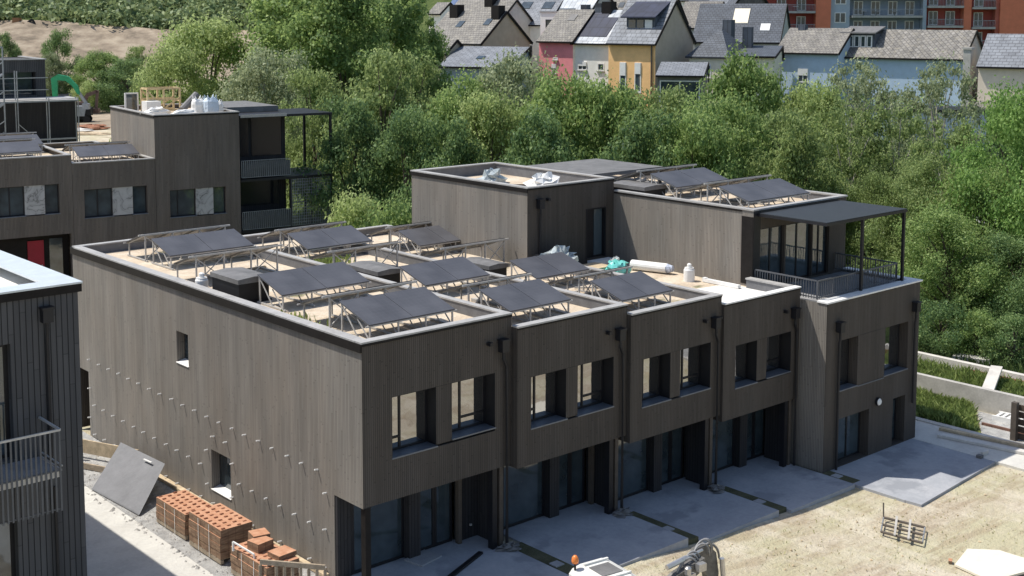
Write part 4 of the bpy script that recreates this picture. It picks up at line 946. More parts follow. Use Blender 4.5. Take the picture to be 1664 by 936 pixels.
        for j in range(rows):
            for k in range(n): mb.f.append((j*n+k, j*n+(k+1) % n, (j+1)*n+(k+1) % n, (j+1)*n+k))
        mb.f.append(tuple(rows*n+k for k in range(n))); mb.build('sack', m, t)
        mb = MB()
        for (a, b) in ((-1, -1), (1, -1), (1, 1), (-1, 1)): mb.tube([(a*s*.7, b*s*.7, h*.92), (a*s*.65, b*s*.6, h*1.18), (a*s*.35, b*s*.55, h*.96)], .03, 5)
        mb.build('lifting_loop', m, t)
    pb = m_plain('pale_blue_woven', (.58, .66, .74), .6, 0, .08)
    bag(3.15, 1.6, .36, 1.0, 'tall white bulk bag on the tower roof beside the pale blue one', M['white'], 2)
    bag(3.75, 1.15, .40, 1.05, 'pale blue bulk bag on the tower roof', pb, 3); bag(4.5, 1.9, .25, .75, 'small white bag right of the pale blue bulk bag', M['white'], 4)
    lump('white_sack', M['white'], 'flattened white sack at the front edge of the tower roof', 'sack', rt_(2.0, .75), (.85, .35, .45), 71, rz, 12, .2)
    lump('white_sack', M['white'], 'white sack heap behind the left coping of the tower roof', 'sack', rt_(.9, 2.4), (.8, .5, .5), 72, rz, 12, .3)
    t = thing('window_frame_stack', 'white framed window units standing at the rear of the tower roof', 'window unit', rt_(.35, 6.6), rz)
    mb = MB(); mb.box(0, .09, 0, .1, 0, 1.1); mb.box(.75, .84, 0, .1, 0, 1.1); mb.box(0, .84, 0, .1, 1.1, 1.18); mb.build('frame', M['white'], t); mb = MB(); mb.box(.09, .75, .03, .06, .02, 1.1); mb.build('pane', M['panedark'], t)
    mb = MB(); mb.box(0, .9, 0, .7, 0, .75); single(mb, 'foam_stack', M['white'], 'white insulation block behind the left coping of the tower roof', 'insulation', rt_(1.0, 4.4))
    mb = MB(); mb.tube([(0, 0, .25), (1.3, .6, 1.1)], .22, 10); single(mb, 'membrane_roll', M['lid'], 'dark membrane roll leaning between crate and bags', 'roll', rt_(2.7, 3.2))
    return wpt
wpt = rear_left()

# ------------------------------------------------------------------ scaffolded block at the far left
def dark_block():
    A = place(73, 96, 112); rz = R(-8)
    zt = A.z; t = thing('scaffolded_house', 'black two-storey block behind scaffolding at the far left', 'house', (A.x, A.y, 0), rz)
    B = lambda mb, n, m, par=t: mb.build(n, m, par)
    mb = MB(); mb.wall((-12, 0, 0), X1, NF, 12, -1, zt-.05, [(6.5, 11.2, zt-3.1, zt-1.1)], 1.2); mb.quad((0, 0, -1), (0, 9, -1), (0, 9, zt-.05), (0, 0, zt-.05)); mb.quad((-12, 9, -1), (-12, 0, -1), (-12, 0, zt-.05), (-12, 9, zt-.05)); mb.quad((0, 9, -1), (-12, 9, -1), (-12, 9, zt-.05), (0, 9, zt-.05)); mb.quad((-12, 0, zt-.1), (0, 0, zt-.1), (0, 9, zt-.1), (-12, 9, zt-.1)); B(mb, 'wall', M['clad2'])
    g = MB(); g.box(-5.4, -.9, 1.0, 1.15, zt-3.1, zt-1.1); B(g, 'window', M['panedark'])
    mb = MB(); mb.box(-12.1, .1, -.1, .3, zt-.048, zt+.04); mb.box(-.3, .1, .303, 9, zt-.048, zt+.04); B(mb, 'coping', M['coping'])
    zl = zt-3.4
    mb = MB(); mb.box(-12, 1.75, -3.2, -.02, -1, zl); B(mb, 'wall', M['darkwall'])
    mb = MB(); mb.box(-12, 1.85, -3.3, -.03, zl+.002, zl+.12); B(mb, 'coping', M['coping'])
    for (a, b) in ((-5.2, -3.9), (-2.5, -.2)):
        g = MB(); g.box(a, b, -3.24, -3.203, 1.6, 4.2); B(g, 'window', M['panedark'])
    p = MB(); p.box(-2.4, -1.2, -3.27, -3.243, 1.7, 4.1); p.build('green_sheet', m_plain('green_film', (.03, .09, .06), .5, 0, .3), t)
    s = thing('scaffolding', 'grey tube scaffolding with stair flights and guard rails', 'scaffolding', (A.x, A.y, 0), rz)
    mb = MB(); zz = [0, 2.0, 4.0, 6.0, 8.0]
    top = zl+2.6
    for x in (-9.5, -6.2, -3.4, -.9, 1.5):
        for y in (-4.6, -3.8):
            mb.tube([(x, y, -.8), (x, y, top if -6.5 < x < -1 else zl+.3)], .05, 6)
    for z in (1.6, 2.6, 3.6, 4.6, 5.6, zl, zl+1, zl+2):
        if z > zl: mb.bar((-6.2, -4.6, z), (-.9, -4.6, z), .07)
        else: mb.bar((-9.5, -4.6, z), (1.5, -4.6, z), .07); mb.bar((-9.5, -3.8, z), (1.5, -3.8, z), .05)
    for (a, b) in ((-3.4, -.9), (-6.2, -3.4)):
        for z in (1.6, 4.6): mb.bar((a, -4.65, z+2.4), (b, -4.65, z), .06)
    s_ = mb.build('tube_frame', M['rail'], s)
    mb = MB()
    for z in (2.6, 5.0, zl): mb.box(-9.5, 1.6, -4.6, -3.85, z+.04, z+.10)
    mb.build('deck', M['steel'], s)
    mb = MB()
    for k in range(4): z = zl+2.4-k*2.4; mb.bar((-4.6, -5.4, z), (-8.2, -5.4, z-2.4), .12); mb.bar((-4.6, -4.9, z), (-8.2, -4.9, z-2.4), .12); mb.bar((-4.6, -5.4, z+1.0), (-8.2, -5.4, z-1.4), .07)
    mb.bar((-4.6, -5.3, -.8), (-4.6, -5.3, zl+4.6), .1); mb.bar((-5.4, -5.3, -.8), (-5.4, -5.3, zl+4.6), .1); mb.bar((-5.4, -5.3, zl+4.6), (-4.6, -5.3, zl+4.6), .12)
    mb.build('stair_flight', M['rail'], s)
dark_block()

def vehicle_yard():
    gr = m_plain('green_machine_paint', (.02, .30, .13), .45, 0, .15)
    P = place(84, 168, 200); g = hz(P.x, P.y); r = lambda a, b: Vector((rh.x*a+fh.x*b, rh.y*a+fh.y*b, 0))
    t = thing('excavator', 'green excavator with bent boom beyond the scaffolded block', 'excavator', (P.x, P.y, g), -YAW)
    mb = MB(); mb.box(-2.6, 1.0, -1.2, 1.2, 1.1, 2.3); mb.box(-.6, .9, -1.15, .1, 2.3, 4.0); mb.build('body', gr, t)
    mb = MB(); mb.box(-2.4, 1.6, -1.5, -.8, 0, .95); mb.box(-2.4, 1.6, .8, 1.5, 0, .95); mb.build('track', M['black'], t)
    z0 = place(84, 123, 200).z-g
    mb = MB(); mb.prism([(.2, .2, 2.4), (-.1, .2, z0-.4), (1.0, .2, z0+.2), (2.6, .2, z0-.1), (4.0, .2, z0-1.6), (4.4, .2, z0-3.0), (3.9, .2, z0-2.8), (3.2, .2, z0-1.6), (2.2, .2, z0-.8), (.9, .2, z0-.7), (.7, .2, 2.4)], (0, .5, 0)); mb.build('boom', gr, t)
    mb = MB(); mb.bar((4.2, .45, z0-2.7), (5.2, .45, z0-4.3), .35, .4); mb.box(4.7, 5.7, 0, .9, z0-5.2, z0-4.3); mb.build('bucket_arm', M['rail'], t)
    P = place(130, 190, 206); g = hz(P.x, P.y)
    t = thing('dumper', 'grey dumper skip parked on the sandy yard', 'dumper', (P.x, P.y, g), -YAW+.1)
    zt = place(130, 172, 206).z-g
    mb = MB(); mb.prism([(-1.0, -.9, zt-1.6), (.9, -.9, zt-1.6), (1.2, -.9, zt), (-1.3, -.9, zt)], (0, 1.8, 0)); mb.build('skip', M['rail'], t)
    mb = MB(); mb.box(-.9, 1.4, -.6, .6, .5, zt-1.603); mb.box(.9, 1.9, -.8, .8, zt-1.5, zt-.2); mb.build('chassis', M['black'], t)
    for x in (-.7, 1.2):
        for y in (-.95, .75): mb = MB(); mb.tube([(x, y, .55), (x, y+.2, .55)], .55, 14); mb.build('wheel', M['black'], t)
    P = place(146, 190, 208); g = hz(P.x, P.y)
    t = thing('excavator', 'rusty brown excavator arm beside the rear tower roof', 'excavator', (P.x, P.y, g), -YAW)
    z0 = place(146, 152, 208).z-g; rust = m_plain('rusty_paint', (.16, .10, .075), .7, 0, .3)
    mb = MB(); mb.prism([(-1.6, 0, z0-1.5), (-.4, 0, z0+.1), (1.2, 0, z0+.6), (1.5, 0, z0+.2), (-.2, 0, z0-.5), (-1.3, 0, z0-2.2)], (0, .45, 0)); mb.bar((1.3, .2, z0+.5), (1.0, .2, z0-2.4), .4); mb.box(.5, 1.5, -.3, .7, z0-3.2, z0-2.4); mb.build('arm', rust, t)
    mb = MB(); mb.box(-2.6, -.6, -.9, .9, .6, z0-1.3); mb.build('body', rust, t); mb = MB(); mb.box(-2.8, -.2, -1.1, 1.1, 0, .6); mb.build('track', M['black'], t)
    for k, (px, py, d, w_, h_, col, lab) in enumerate(((110, 196, 208, 1.2, 1.5, M['white'], 'white sacks on the sandy yard'), (116, 214, 188, 3.0, .5, M['concw'], 'pale slabs on the sandy yard'), (150, 213, 190, 2.4, .7, m_plain('rusty_scrap', (.30, .13, .07), .8, 0, .4, 6), 'rusty scrap heap on the sandy yard'), (138, 218, 184, 3.5, .3, M['wood'], 'long pale planks on the sandy yard'), (113, 172, 232, 3.6, 2.2, M['lid'], 'grey mound beyond the yard'), (140, 164, 245, 9, 2.0, m_ground('brown_earth_heap', [(.22, .15, .1), (.34, .25, .18), (.45, .35, .26)], .6, .2), 'long brown earth heap beyond the yard'))):
        P = place(px, py, d); lump('yard_heap', col, lab, 'heap', (P.x, P.y, hz(P.x, P.y)-.05), (w_, w_*.5, h_), 100+k, -YAW, 13, .3)
    # tiny machine on the bank
    P = place(32, 46, 318); g = P.z-1.2
    t = thing('excavator', 'tiny excavator working on top of the earth bank', 'excavator', (P.x, P.y, g), -YAW)
    mb = MB(); mb.box(-1.5, 1.5, -1.2, 1.2, .9, 2.6); mb.box(-1.4, .2, -1, 1, 2.6, 3.8); mb.build('body', m_plain('ochre_paint', (.25, .13, .06), .6, 0, .2), t)
    mb = MB(); mb.box(-1.9, 1.9, -1.4, 1.4, 0, .9); mb.build('track', M['black'], t); mb = MB(); mb.bar((1.0, 0, 2.0), (3.2, 0, 3.4), .5); mb.bar((3.2, 0, 3.4), (5.2, 0, -.4), .45); mb.build('arm', M['black'], t)
vehicle_yard()

# ------------------------------------------------------------------ town on the far bank
M['slate'] = m_tiles('weathered_slate', (.185, .172, .155), (.245, .23, .205), .42, .30, 0, (.31, .285, .23))
M['slate2'] = m_tiles('fish_scale_slate', (.16, .15, .135), (.28, .262, .235), .46, .42, .78, (.28, .25, .19))
M['slateblue'] = m_tiles('blue_grey_slate', (.075, .088, .11), (.10, .115, .138), .5, .3)
M['slatepale'] = m_tiles('pale_grey_slate', (.20, .215, .24), (.245, .26, .285), .7, .4)
M['seam'] = m_tiles('standing_seam_metal', (.50, .53, .56), (.56, .58, .60), .8, 40)
M['pvroof'] = m_tiles('roof_solar_panels', (.022, .028, .055), (.03, .036, .07), 1.2, 1.8)
M['bluepv'] = m_tiles('blue_roof_panels', (.05, .10, .22), (.07, .13, .27), 1.5, 1.1)
def plaster(name, c): return m_plain(name, c, .9, 0, .07, 1.2)
PL = dict(grey=plaster('grey_render', (.50, .485, .44)), white=plaster('white_render', (.86, .84, .78)), cream=plaster('cream_render', (.84, .76, .60)), pink=plaster('pink_render', (.84, .30, .315)),
          orange=plaster('orange_render', (.90, .55, .25)), blue=plaster('blue_render', (.47, .58, .71)), tan=plaster('tan_render', (.50, .42, .32)), beige=plaster('beige_render', (.76, .64, .52)), red=plaster('red_render', (.40, .09, .07)),
          fin=plaster('orange_red_render', (.72, .22, .12)), bgrey=plaster('blue_grey_render', (.42, .48, .54)), zinc=plaster('zinc_blue_wall', (.26, .31, .38)), brick=plaster('red_brown_wall', (.52, .16, .11)))
def bg_window(t, u0, u1, z0, z1, y=0.0, fm=None, shutter=0.0, ud=X1, nrm=NF, x=0.0):
    w_ = window(t, 'window', (x, y, 0), ud, nrm, u0, u1, z0, z1, -.05, ((u0+u1)/2,) if u1-u0 > 1.1 else (), (), .12, M['panedark'], fm or M['white'])
    if shutter:
        mb = MB(); mb.box(u0+.05, u1-.05, y-.001+0-.12, y-.055, z1-(z1-z0)*shutter, z1-.02); mb.build('roller_shutter', M['white'], w_)
    sm = MB(); sm.box(u0-.1, u1+.1, y-.18, y-.003, z0-.12, z0-.02); sm.build('sill', M['conc'], w_)
    return w_
def house(label, px, py, d, wpx, a, h, D, rise, wall, roof, side=None, ridge=.5, over=.35, wins=(), chim=(), sky=(), pv=(), cat='house', drop=7.0, name='house', backh=None, group=None, hip=0.0):
    """eave's left end seen at (px,py) at depth d; front rotated by a (right end nearer); wpx is the width it spans in the photo"""
    A = place(px, py, d); ar = R(a)
    ang = -YAW-ar
    # solve the front length from its picture width
    W = .1
    dx, dv = math.cos(ar), -math.sin(ar)
    ua, va = uv(A); target = (px+wpx-W_PX/2)/F_PX
    k = 1.0*math.cos(PITCH)
    # u/(v*k + c) ~ target
    dd0 = d/va
    W = (target*d-ua)/(dx-target*dv*dd0)
    t = thing(name, label, cat, (A.x, A.y, A.z-h), ang, group)
    z0 = -drop
    mb = MB()
    rz_ = h+rise; yr = D*ridge; bh = h if backh is None else backh
    mb.quad((0, 0, z0), (W, 0, z0), (W, 0, h), (0, 0, h))
    e = [(W, 0, z0), (W, D, z0), (W, D, bh), (W, yr, rz_), (W, 0, h)]
    if hip: e = [(W, 0, z0), (W, D, z0), (W, D, bh), (W, 0, h)]
    mb.quad((W, D, z0), (0, D, z0), (0, D, bh), (W, D, bh))
    el = [(0, q[1], q[2]) for q in reversed(e)]
    mb.poly(el)
    if side is None: mb.poly(e)
    mb.build('wall', wall, t)
    if side is not None:
        s_ = MB(); s_.poly(e); s_.build('gable_wall', side, t)
    rm = MB(); th = .18; o = over
    sl = rise/max(yr, .1); sb = (rz_-bh)/max(D-yr, .1)
    f = lambda x, y: (x, y, h+sl*y) if y <= yr else (x, y, rz_-sb*(y-yr))
    hx = hip
    def slab_(p):
        rm.prism(p, (0, 0, th))
    if hip:
        slab_([(-o, -o, h-sl*o), (W+o, -o, h-sl*o), (W-hx, yr, rz_), (hx, yr, rz_)]); slab_([(W+o, -o, h-sl*o), (W+o, D+o, bh-sb*o), (W-hx, yr, rz_)]); slab_([(-o, D+o, bh-sb*o), (-o, -o, h-sl*o), (hx, yr, rz_)]); slab_([(W+o, D+o, bh-sb*o), (-o, D+o, bh-sb*o), (hx, yr, rz_), (W-hx, yr, rz_)])
    else:
        slab_([(-.15, -o, h-sl*o), (W+.15, -o, h-sl*o), (W+.15, yr, rz_), (-.15, yr, rz_)])
        if yr < D-.2: slab_([(W+.15, D+o, bh-sb*o), (-.15, D+o, bh-sb*o), (-.15, yr+.004, rz_), (W+.15, yr+.004, rz_)])
    ro = rm.build('roof', roof, t)
    if not hip:
        g = MB(); g.bar((-.1, -o-.08, h-sl*o+.06), (W+.1, -o-.08, h-sl*o+.06), .16, .18); g.build('gutter', M['fascia'], t)
        g = MB(); g.bar((W+.2, -o, h-sl*o+.05), (W+.2, yr, rz_+.05), .08, .3); g.bar((W+.2, yr, rz_+.05), (W+.2, D+o, bh-sb*o+.05), .08, .3); g.build('verge', M['fascia'], t)
    for wq in wins:
        u0, u1, za, zb = wq[:4]; bg_window(t, u0*W, u1*W, za, zb, 0, None, wq[4] if len(wq) > 4 else 0)
    for (cx, cy, w_, hh) in chim:
        zb = f(0, cy*D)[2]; c = MB(); c.box(cx*W-w_/2, cx*W+w_/2, cy*D-w_/2, cy*D+w_/2, zb-.5, zb+hh); co = c.build('chimney', M['slateblue'] if w_ < 1.2 else M['fascia'], ro)
    for (cx, cy, w_, hh, m_) in list(sky)+list(pv):
        y0 = cy*D; y1 = y0+hh; s_ = MB(); q = [(cx*W, y0), (cx*W+w_, y0), (cx*W+w_, y1), (cx*W, y1)]
        s_.prism([(x, y, f(x, y)[2]+th+.02) for x, y in q], (0, 0, .08)); s_.build('skylight' if (cx, cy, w_, hh, m_) in list(sky) else 'solar_panel', m_, ro)
    return t, W, f
G_ = M['panedark']
TG = 'houses of the town on the far bank'
house('grey gabled house with a broad weathered slate roof above the zinc annex', 690, 68, 158, 92, 40, 6, 9.0, 3.6, PL['white'], M['slate'], PL['tan'], chim=((.18, .45, 1.3, 1.3), (.93, .42, 1.2, 1.4)), sky=((.35, .22, .9, .9, G_), (.80, .26, .9, .9, G_)), wins=((.72, .86, 1.6, 2.9),), group=TG)
house('tall old slate-roofed house behind the grey gabled one', 712, 44, 176, 92, 34, 6, 10, 3.6, PL['grey'], M['slate'], PL['grey'], chim=((.62, .42, 1.3, 1.6),), group=TG)
house('zinc-clad annex with a low slanted roof below the grey gable', 716, 108, 146, 112, 22, 4, 6, 2.0, PL['zinc'], M['slatepale'], PL['zinc'], wins=((.1, .17, .6, 2.8), (.5, .62, 1.2, 2.6), (.7, .95, .4, 3.2)), sky=((.42, .3, .9, .8, G_),), ridge=.95, drop=5, group=TG)
house('small shed with a pale tiled roof left of the zinc annex', 700, 86, 150, 24, 35, 3, 4, 1.4, PL['tan'], M['slate'], group=TG)
house('blue solar roof behind the left end of the slate roof', 718, 31, 196, 36, 30, 5, 7, 3.0, PL['grey'], M['bluepv'], group=TG)
house('long white house with two skylights in its grey roof', 812, 39, 180, 78, 28, 7, 9, 3.2, PL['white'], M['slatepale'], None, wins=((.52, .60, 2.4, 4.2), (.62, .7, 2.4, 4.2)), sky=((.22, .3, 1.6, 1.3, G_), (.68, .3, 1.6, 1.3, G_)), group=TG)
house('dark grey roof at the very top behind the white house', 830, 10, 214, 80, 24, 5, 8, 3, PL['grey'], M['slateblue'], group=TG)
def cube_dormer():
    A = place(878, 50, 172); t = thing('white_cube_extension', 'white cube shaped extension with one dark window', 'extension', (A.x, A.y, A.z), -YAW-R(28), TG)
    mb = MB(); mb.box(0, 3.6, 0, 5, -4, 2.4); mb.build('wall', PL['white'], t); mb = MB(); mb.box(-.1, 3.7, -.1, 5.1, 2.402, 2.6); mb.build('roof', M['coping'], t); bg_window(t, .8, 2.6, -.3, 1.5, 0, M['dark'])
cube_dormer()
house('house with a pale standing seam metal roof', 893, 32, 178, 58, 34, 6, 10, 4.3, PL['white'], M['seam'], PL['grey'], chim=((.9, .1, 1.0, 1.2),), sky=((.05, .1, 3.0, .5, G_),), group=TG)
house('pink house with a grey slate roof', 876, 65, 160, 55, 40, 8.5, 8.5, 3.6, PL['pink'], M['slate'], PL['white'], wins=((.38, .52, 4.4, 5.6, .45), (.38, .52, 2.2, 3.4, .3), (.42, .56, 6.1, 6.4)), sky=((.45, .3, 1.1, .9, M['lid']),), group=TG)
house('white house with black solar panels on a bright metal roof', 931, 68, 157, 58, 39, 8.0, 8.5, 3.7, PL['white'], M['seam'], PL['white'], wins=((.15, .4, 4.6, 5.6, .5), (.7, .88, 4.6, 5.5)), pv=((.05, .06, 4.3, 2.6, M['pvroof']), (.05, .37, 2.6, .9, M['pvroof'])), chim=((.45, .5, 1.3, 1.2), (.2, .5, 1.0, 1.0)), group=TG)
house('big weathered slate roof behind the orange house', 967, 36, 182, 98, 30, 6, 11, 5.2, PL['grey'], M['slate'], PL['grey'], sky=((.28, .18, .8, .7, G_),), group=TG)
t, W_, f_ = house('orange house with a wide solar dormer and a tan side gable', 989, 67, 150, 76, 39, 9.0, 8.2, 4.6, PL['orange'], M['slatepale'], PL['tan'], wins=((.25, .39, 3.2, 6.6, .45), (.57, .71, 3.2, 6.6, .38), (.25, .39, .3, 2.0), (.57, .71, .3, 2.0)), group=TG)
mb = MB(); mb.box(.25*W_, .86*W_, 1.3, 4.0, 9.4, 11.9); do = mb.build('dormer', M['slateblue'], t)
mb = MB(); mb.prism([(.18*W_, .7, 11.7), (.92*W_, .7, 11.7), (.92*W_, 4.2, 13.6), (.18*W_, 4.2, 13.6)], (0, 0, .16)); mb.build('dormer_roof', M['pvroof'], do)
for a_, b_ in ((.30, .45), (.48, .62), (.65, .80)): g = MB(); g.box(a_*W_, b_*W_, 1.22, 1.297, 10.0, 11.5); g.build('dormer_window', M['paneblue'] if a_ < .6 else M['white'], do)
mb = MB(); mb.tube([(.93*W_, -.12, -3), (.93*W_, -.12, 8.8)], .09, 6); mb.build('downpipe', M['brownpost'], t)
house('cream house with a hipped blue slate roof and slim window', 1120, 90, 148, 62, 34, 6, 7, 2.9, PL['cream'], M['slateblue'], None, wins=((.42, .58, 3.5, 5.0),), hip=2.4, chim=((.45, .85, 1.1, 3.2),), group=TG)
house('cream annex with a flat grey roof joined to the hipped house', 1176, 92, 147, 82, 20, 6, 6, 1.0, PL['cream'], M['slateblue'], PL['cream'], wins=((.24, .36, 3.6, 4.9),), ridge=.9, chim=((.34, .75, 1.1, 2.5),), group=TG)
house('long dark blue slate roof with a tan skylight behind the cream house', 1126, 66, 166, 140, 20, 6, 10, 4.6, PL['grey'], M['slateblue'], PL['grey'], sky=((.42, .22, 2.0, 2.0, PL['cream']), (.76, .12, 1.2, .9, M['white'])), group=TG)
house('open lean-to with a pale corrugated roof beside the orange house', 1068, 123, 141, 74, 14, 3.5, 4.5, 1.2, M['lid'], M['slatepale'], None, ridge=.97, drop=4, wins=((.06, .94, .2, 3.0),), group=TG)
house('tan slate roof with a white gable end between town roofs', 1100, 44, 188, 60, 24, 5, 9, 3.6, PL['white'], M['slate'], group=TG)
t, W_, f_ = house('left blue house with small white shutters and mottled slate roof', 1262, 84, 152, 100, 36, 8.5, 8, 2.6, PL['blue'], M['slate'], None, wins=((.36, .53, 5.0, 6.6, .5), (.36, .53, 1.6, 3.0, .4)), chim=((.2, .5, .9, .6),), group=TG)
t, W_, f_ = house('right blue house with fish-scale slates and a dark four-paned dormer', 1362, 91, 150, 204, 35, 9.0, 8.2, 2.9, PL['blue'], M['slate2'], PL['grey'], wins=((.46, .53, 1.8, 3.8), (.05, .2, 4.7, 5.1), (.32, .46, 4.5, 4.9)), group=TG)
mb = MB(); mb.box(.03*W_, .27*W_, 1.3, 4.0, 9.5, 11.6); do = mb.build('dormer', M['slateblue'], t); mb = MB(); mb.prism([(-.01*W_, .8, 11.6), (.285*W_, .8, 11.6), (.285*W_, 4.2, 12.3), (-.01*W_, 4.2, 12.3)], (0, 0, .15)); mb.build('dormer_roof', M['lid'], do)
for k in range(4): window(do, 'dormer_window', (0, 1.3, 0), X1, NF, (.045+.052*k)*W_, (.092+.052*k)*W_, 10.0, 11.4, -.08, (), (), .14, M['panedark'], M['white'])
mb = MB(); mb.box(W_+.1, W_+.9, -.6, .6, -6, 10.0); mb.box(W_+.0, W_+1.0, -.7, .7, 10.002, 10.25); mb.build('chimney', M['conc'], t)
t, W_, f_ = house('beige house with half slate half brown roof at the right edge', 1590, 106, 140, 150, 34, 7, 8, 3.2, PL['beige'], M['slatepale'], PL['beige'], wins=((.13, .28, .2, 1.9),), group=TG)
mb = MB(); mb.prism([(0, -2.2, 2.2), (.5*W_, -2.2, 2.2), (.5*W_, -.02, 3.0), (0, -.02, 3.0)], (0, 0, .15)); mb.build('porch_roof', M['slate'], t)
mb = MB(); mb.box(.38*W_, W_*1.02, 3.0, 3.3, 8.8, 9.2); mb.build('ridge_flashing', M['coping'], t)
# low flat-roofed building behind the thin trees
def flat_building(label, px, py, d, wpx, a, h, D, wall, wins=(), top=M['dark'], name='flat_roofed_building'):
    A = place(px, py, d); W = wpx*d/F_PX/math.cos(R(a)); t = thing(name, label, 'building', (A.x, A.y, A.z-h), -YAW-R(a), None)
    mb = MB(); mb.box(0, W, 0, D, -4, h-.3); mb.build('wall', wall, t); mb = MB(); mb.box(-.2, W+.2, -.2, D+.2, h-.298, h); mb.build('roof', top, t)
    for (u0, u1, za, zb) in wins: bg_window(t, u0*W, u1*W, za, zb, 0, M['dark'])
    return t, W
flat_building('low blue grey building with a dark flat roof behind the thin trees', 1376, 176, 128, 214, 10, 5, 5, PL['bgrey'], ((.02, .06, .4, 3.8), (.12, .2, 1.0, 3.5), (.4, .5, 1, 3.4)))
t, W_ = flat_building('pale wall with terrace and doorway between blue and beige houses', 1568, 128, 146, 34, 8, 5, 6, PL['grey'], ((.35, .6, -3, -.6),), M['concw'])
# apartment block
def apartments():
    d = 212; A = place(1222, 104, d); sc = d/F_PX; a = R(4)
    t = thing('apartment_block', 'long apartment block in red, orange and grey with balconies at the top of the photo', 'apartment block', (A.x, A.y, A.z), -YAW-a)
    X = lambda px: (px-1222)*sc
    mat = PL
    def seg(p0, p1, y0, z1, m, nm='wall'):
        mb = MB(); mb.box(X(p0), X(p1), y0, 14, -6, z1); return mb.build(nm, m, t)
    H = 16
    seg(1222, 1321, 1.5, H, mat['red']); seg(1321.3, 1345, -.6, H, mat['fin']); seg(1345.3, 1376, 0, H, mat['bgrey']); seg(1376.3, 1490, 1.4, H, mat['zinc']); seg(1490.3, 1496, -.5, H, mat['bgrey']); seg(1496.3, 1554, 1.5, H, mat['red']); seg(1554.3, 1566, -.6, H-.5, mat['fin']); seg(1566.3, 1604, 1.4, H, mat['red']); seg(1604.3, 1610, -.3, H, mat['brick']); seg(1610.3, 1720, -.8, H, mat['fin'])
    fl = (-2.9, 0.4, 3.4, 6.4, 9.4, 12.4)
    def zpx(py): return place(1300, py, d).z-A.z
    rows = {'L': (1222, 1320), 'M': (1378, 1489), 'N': (1497, 1553), 'R': (1567, 1603)}
    zoff = {'L': zpx(18), 'M': zpx(25), 'N': zpx(41), 'R': zpx(43)}
    for key, (p0, p1) in rows.items():
        for k in (-1, 0, 1, 2):
            z = zoff[key]+k*3.2-(0)
            mb = MB(); mb.box(X(p0)+.02, X(p1)-.02, -1.2, 1.495, z-.35, z); mb.build('balcony_slab', M['conc'], t)
            mb = MB(); x0, x1 = X(p0)+.1, X(p1)-.1; n = int((x1-x0)/.22)
            for j in range(n+1): x = x0+(x1-x0)*j/n; mb.bar((x, -1.12, z), (x, -1.12, z+1.0), .035)
            mb.bar((x0, -1.12, z+1.02), (x1, -1.12, z+1.02), .07); mb.build('balustrade', M['rail'], t)
            wn_ = max(1, int((x1-x0)/2.6))
            for j in range(wn_):
                u = x0+(x1-x0)*(j+.2)/wn_
                window(t, 'balcony_door', (0, 1.33, 0), X1, NF, u, u+1.5, z+.05, z+2.35, -.05, (u+.75,), (), .13, M['panedark'], M['white'])
    for k in (-1, 0, 1, 2):
        z = zpx(37)+k*3.0
        window(t, 'window', (0, 0, 0), X1, NF, X(1352), X(1370), z, z+1.7, -.06, (X(1361),), (), .14, M['panedark'], M['white'])
    rnd = random.Random(8)
    for (px_, z) in ((1240, zoff['L']), (1258, zoff['L']), (1290, zoff['L']), (1400, zoff['M']), (1420, zoff['M']), (1450, zoff['M']), (1512, zoff['N']), (1580, zoff['R'])):
        q = thing('garden_table', 'small pale table on a balcony of the apartment block', 'table', A+Vector((rh.x*X(px_)+fh.x*(-.4), rh.y*X(px_)+fh.y*(-.4), z)), -YAW, 'balcony tables')
        mb = MB(); mb.lathe((0, 0, 0), [(.5, .7), (.5, .76)], 10); mb.build('top', M['white'], q); mb = MB(); mb.tube([(0, 0, 0), (0, 0, .7)], .06, 6); mb.build('leg', M['dark'], q)
apartments()
house('white house at the top edge with dark windows', 1084, 0, 208, 44, 18, 6, 8, 3, PL['white'], M['slateblue'], wins=((.2, .34, 2.4, 4.6), (.6, .74, 2.4, 4.6)), drop=9, group=TG)
house('white town house with grey roof near the top edge', 1119, 9, 198, 56, 18, 6, 7, 2.4, PL['white'], M['slateblue'], wins=((.15, .32, 2.4, 4.6), (.55, .72, 2.6, 4.4)), drop=8, group=TG)
house('white town house with a shaded porch beside the brown gable', 1152, 10, 196, 48, 20, 6, 7, 2.2, PL['white'], M['slatepale'], wins=((.1, .3, 2.0, 4.2), (.55, .8, 2.0, 4.0)), drop=8, group=TG)
house('brown slate-hung house with its gable beside the apartment block', 1176, 15, 186, 12, 55, 5, 8, 4, PL['tan'], M['slateblue'], m_tiles('brown_slate_wall', (.16, .13, .12), (.2, .17, .15), .5, .3), drop=8, group=TG)
house('cream house at the top with a pale skylight roof', 1010, 3, 222, 74, 16, 6, 8, 3, PL['white'], M['slate'], drop=9, group=TG)
house('white cottage glimpsed between the left trees', 697, 22, 190, 18, 30, 4, 5, 1.5, PL['white'], M['slate'], drop=5, group=TG)

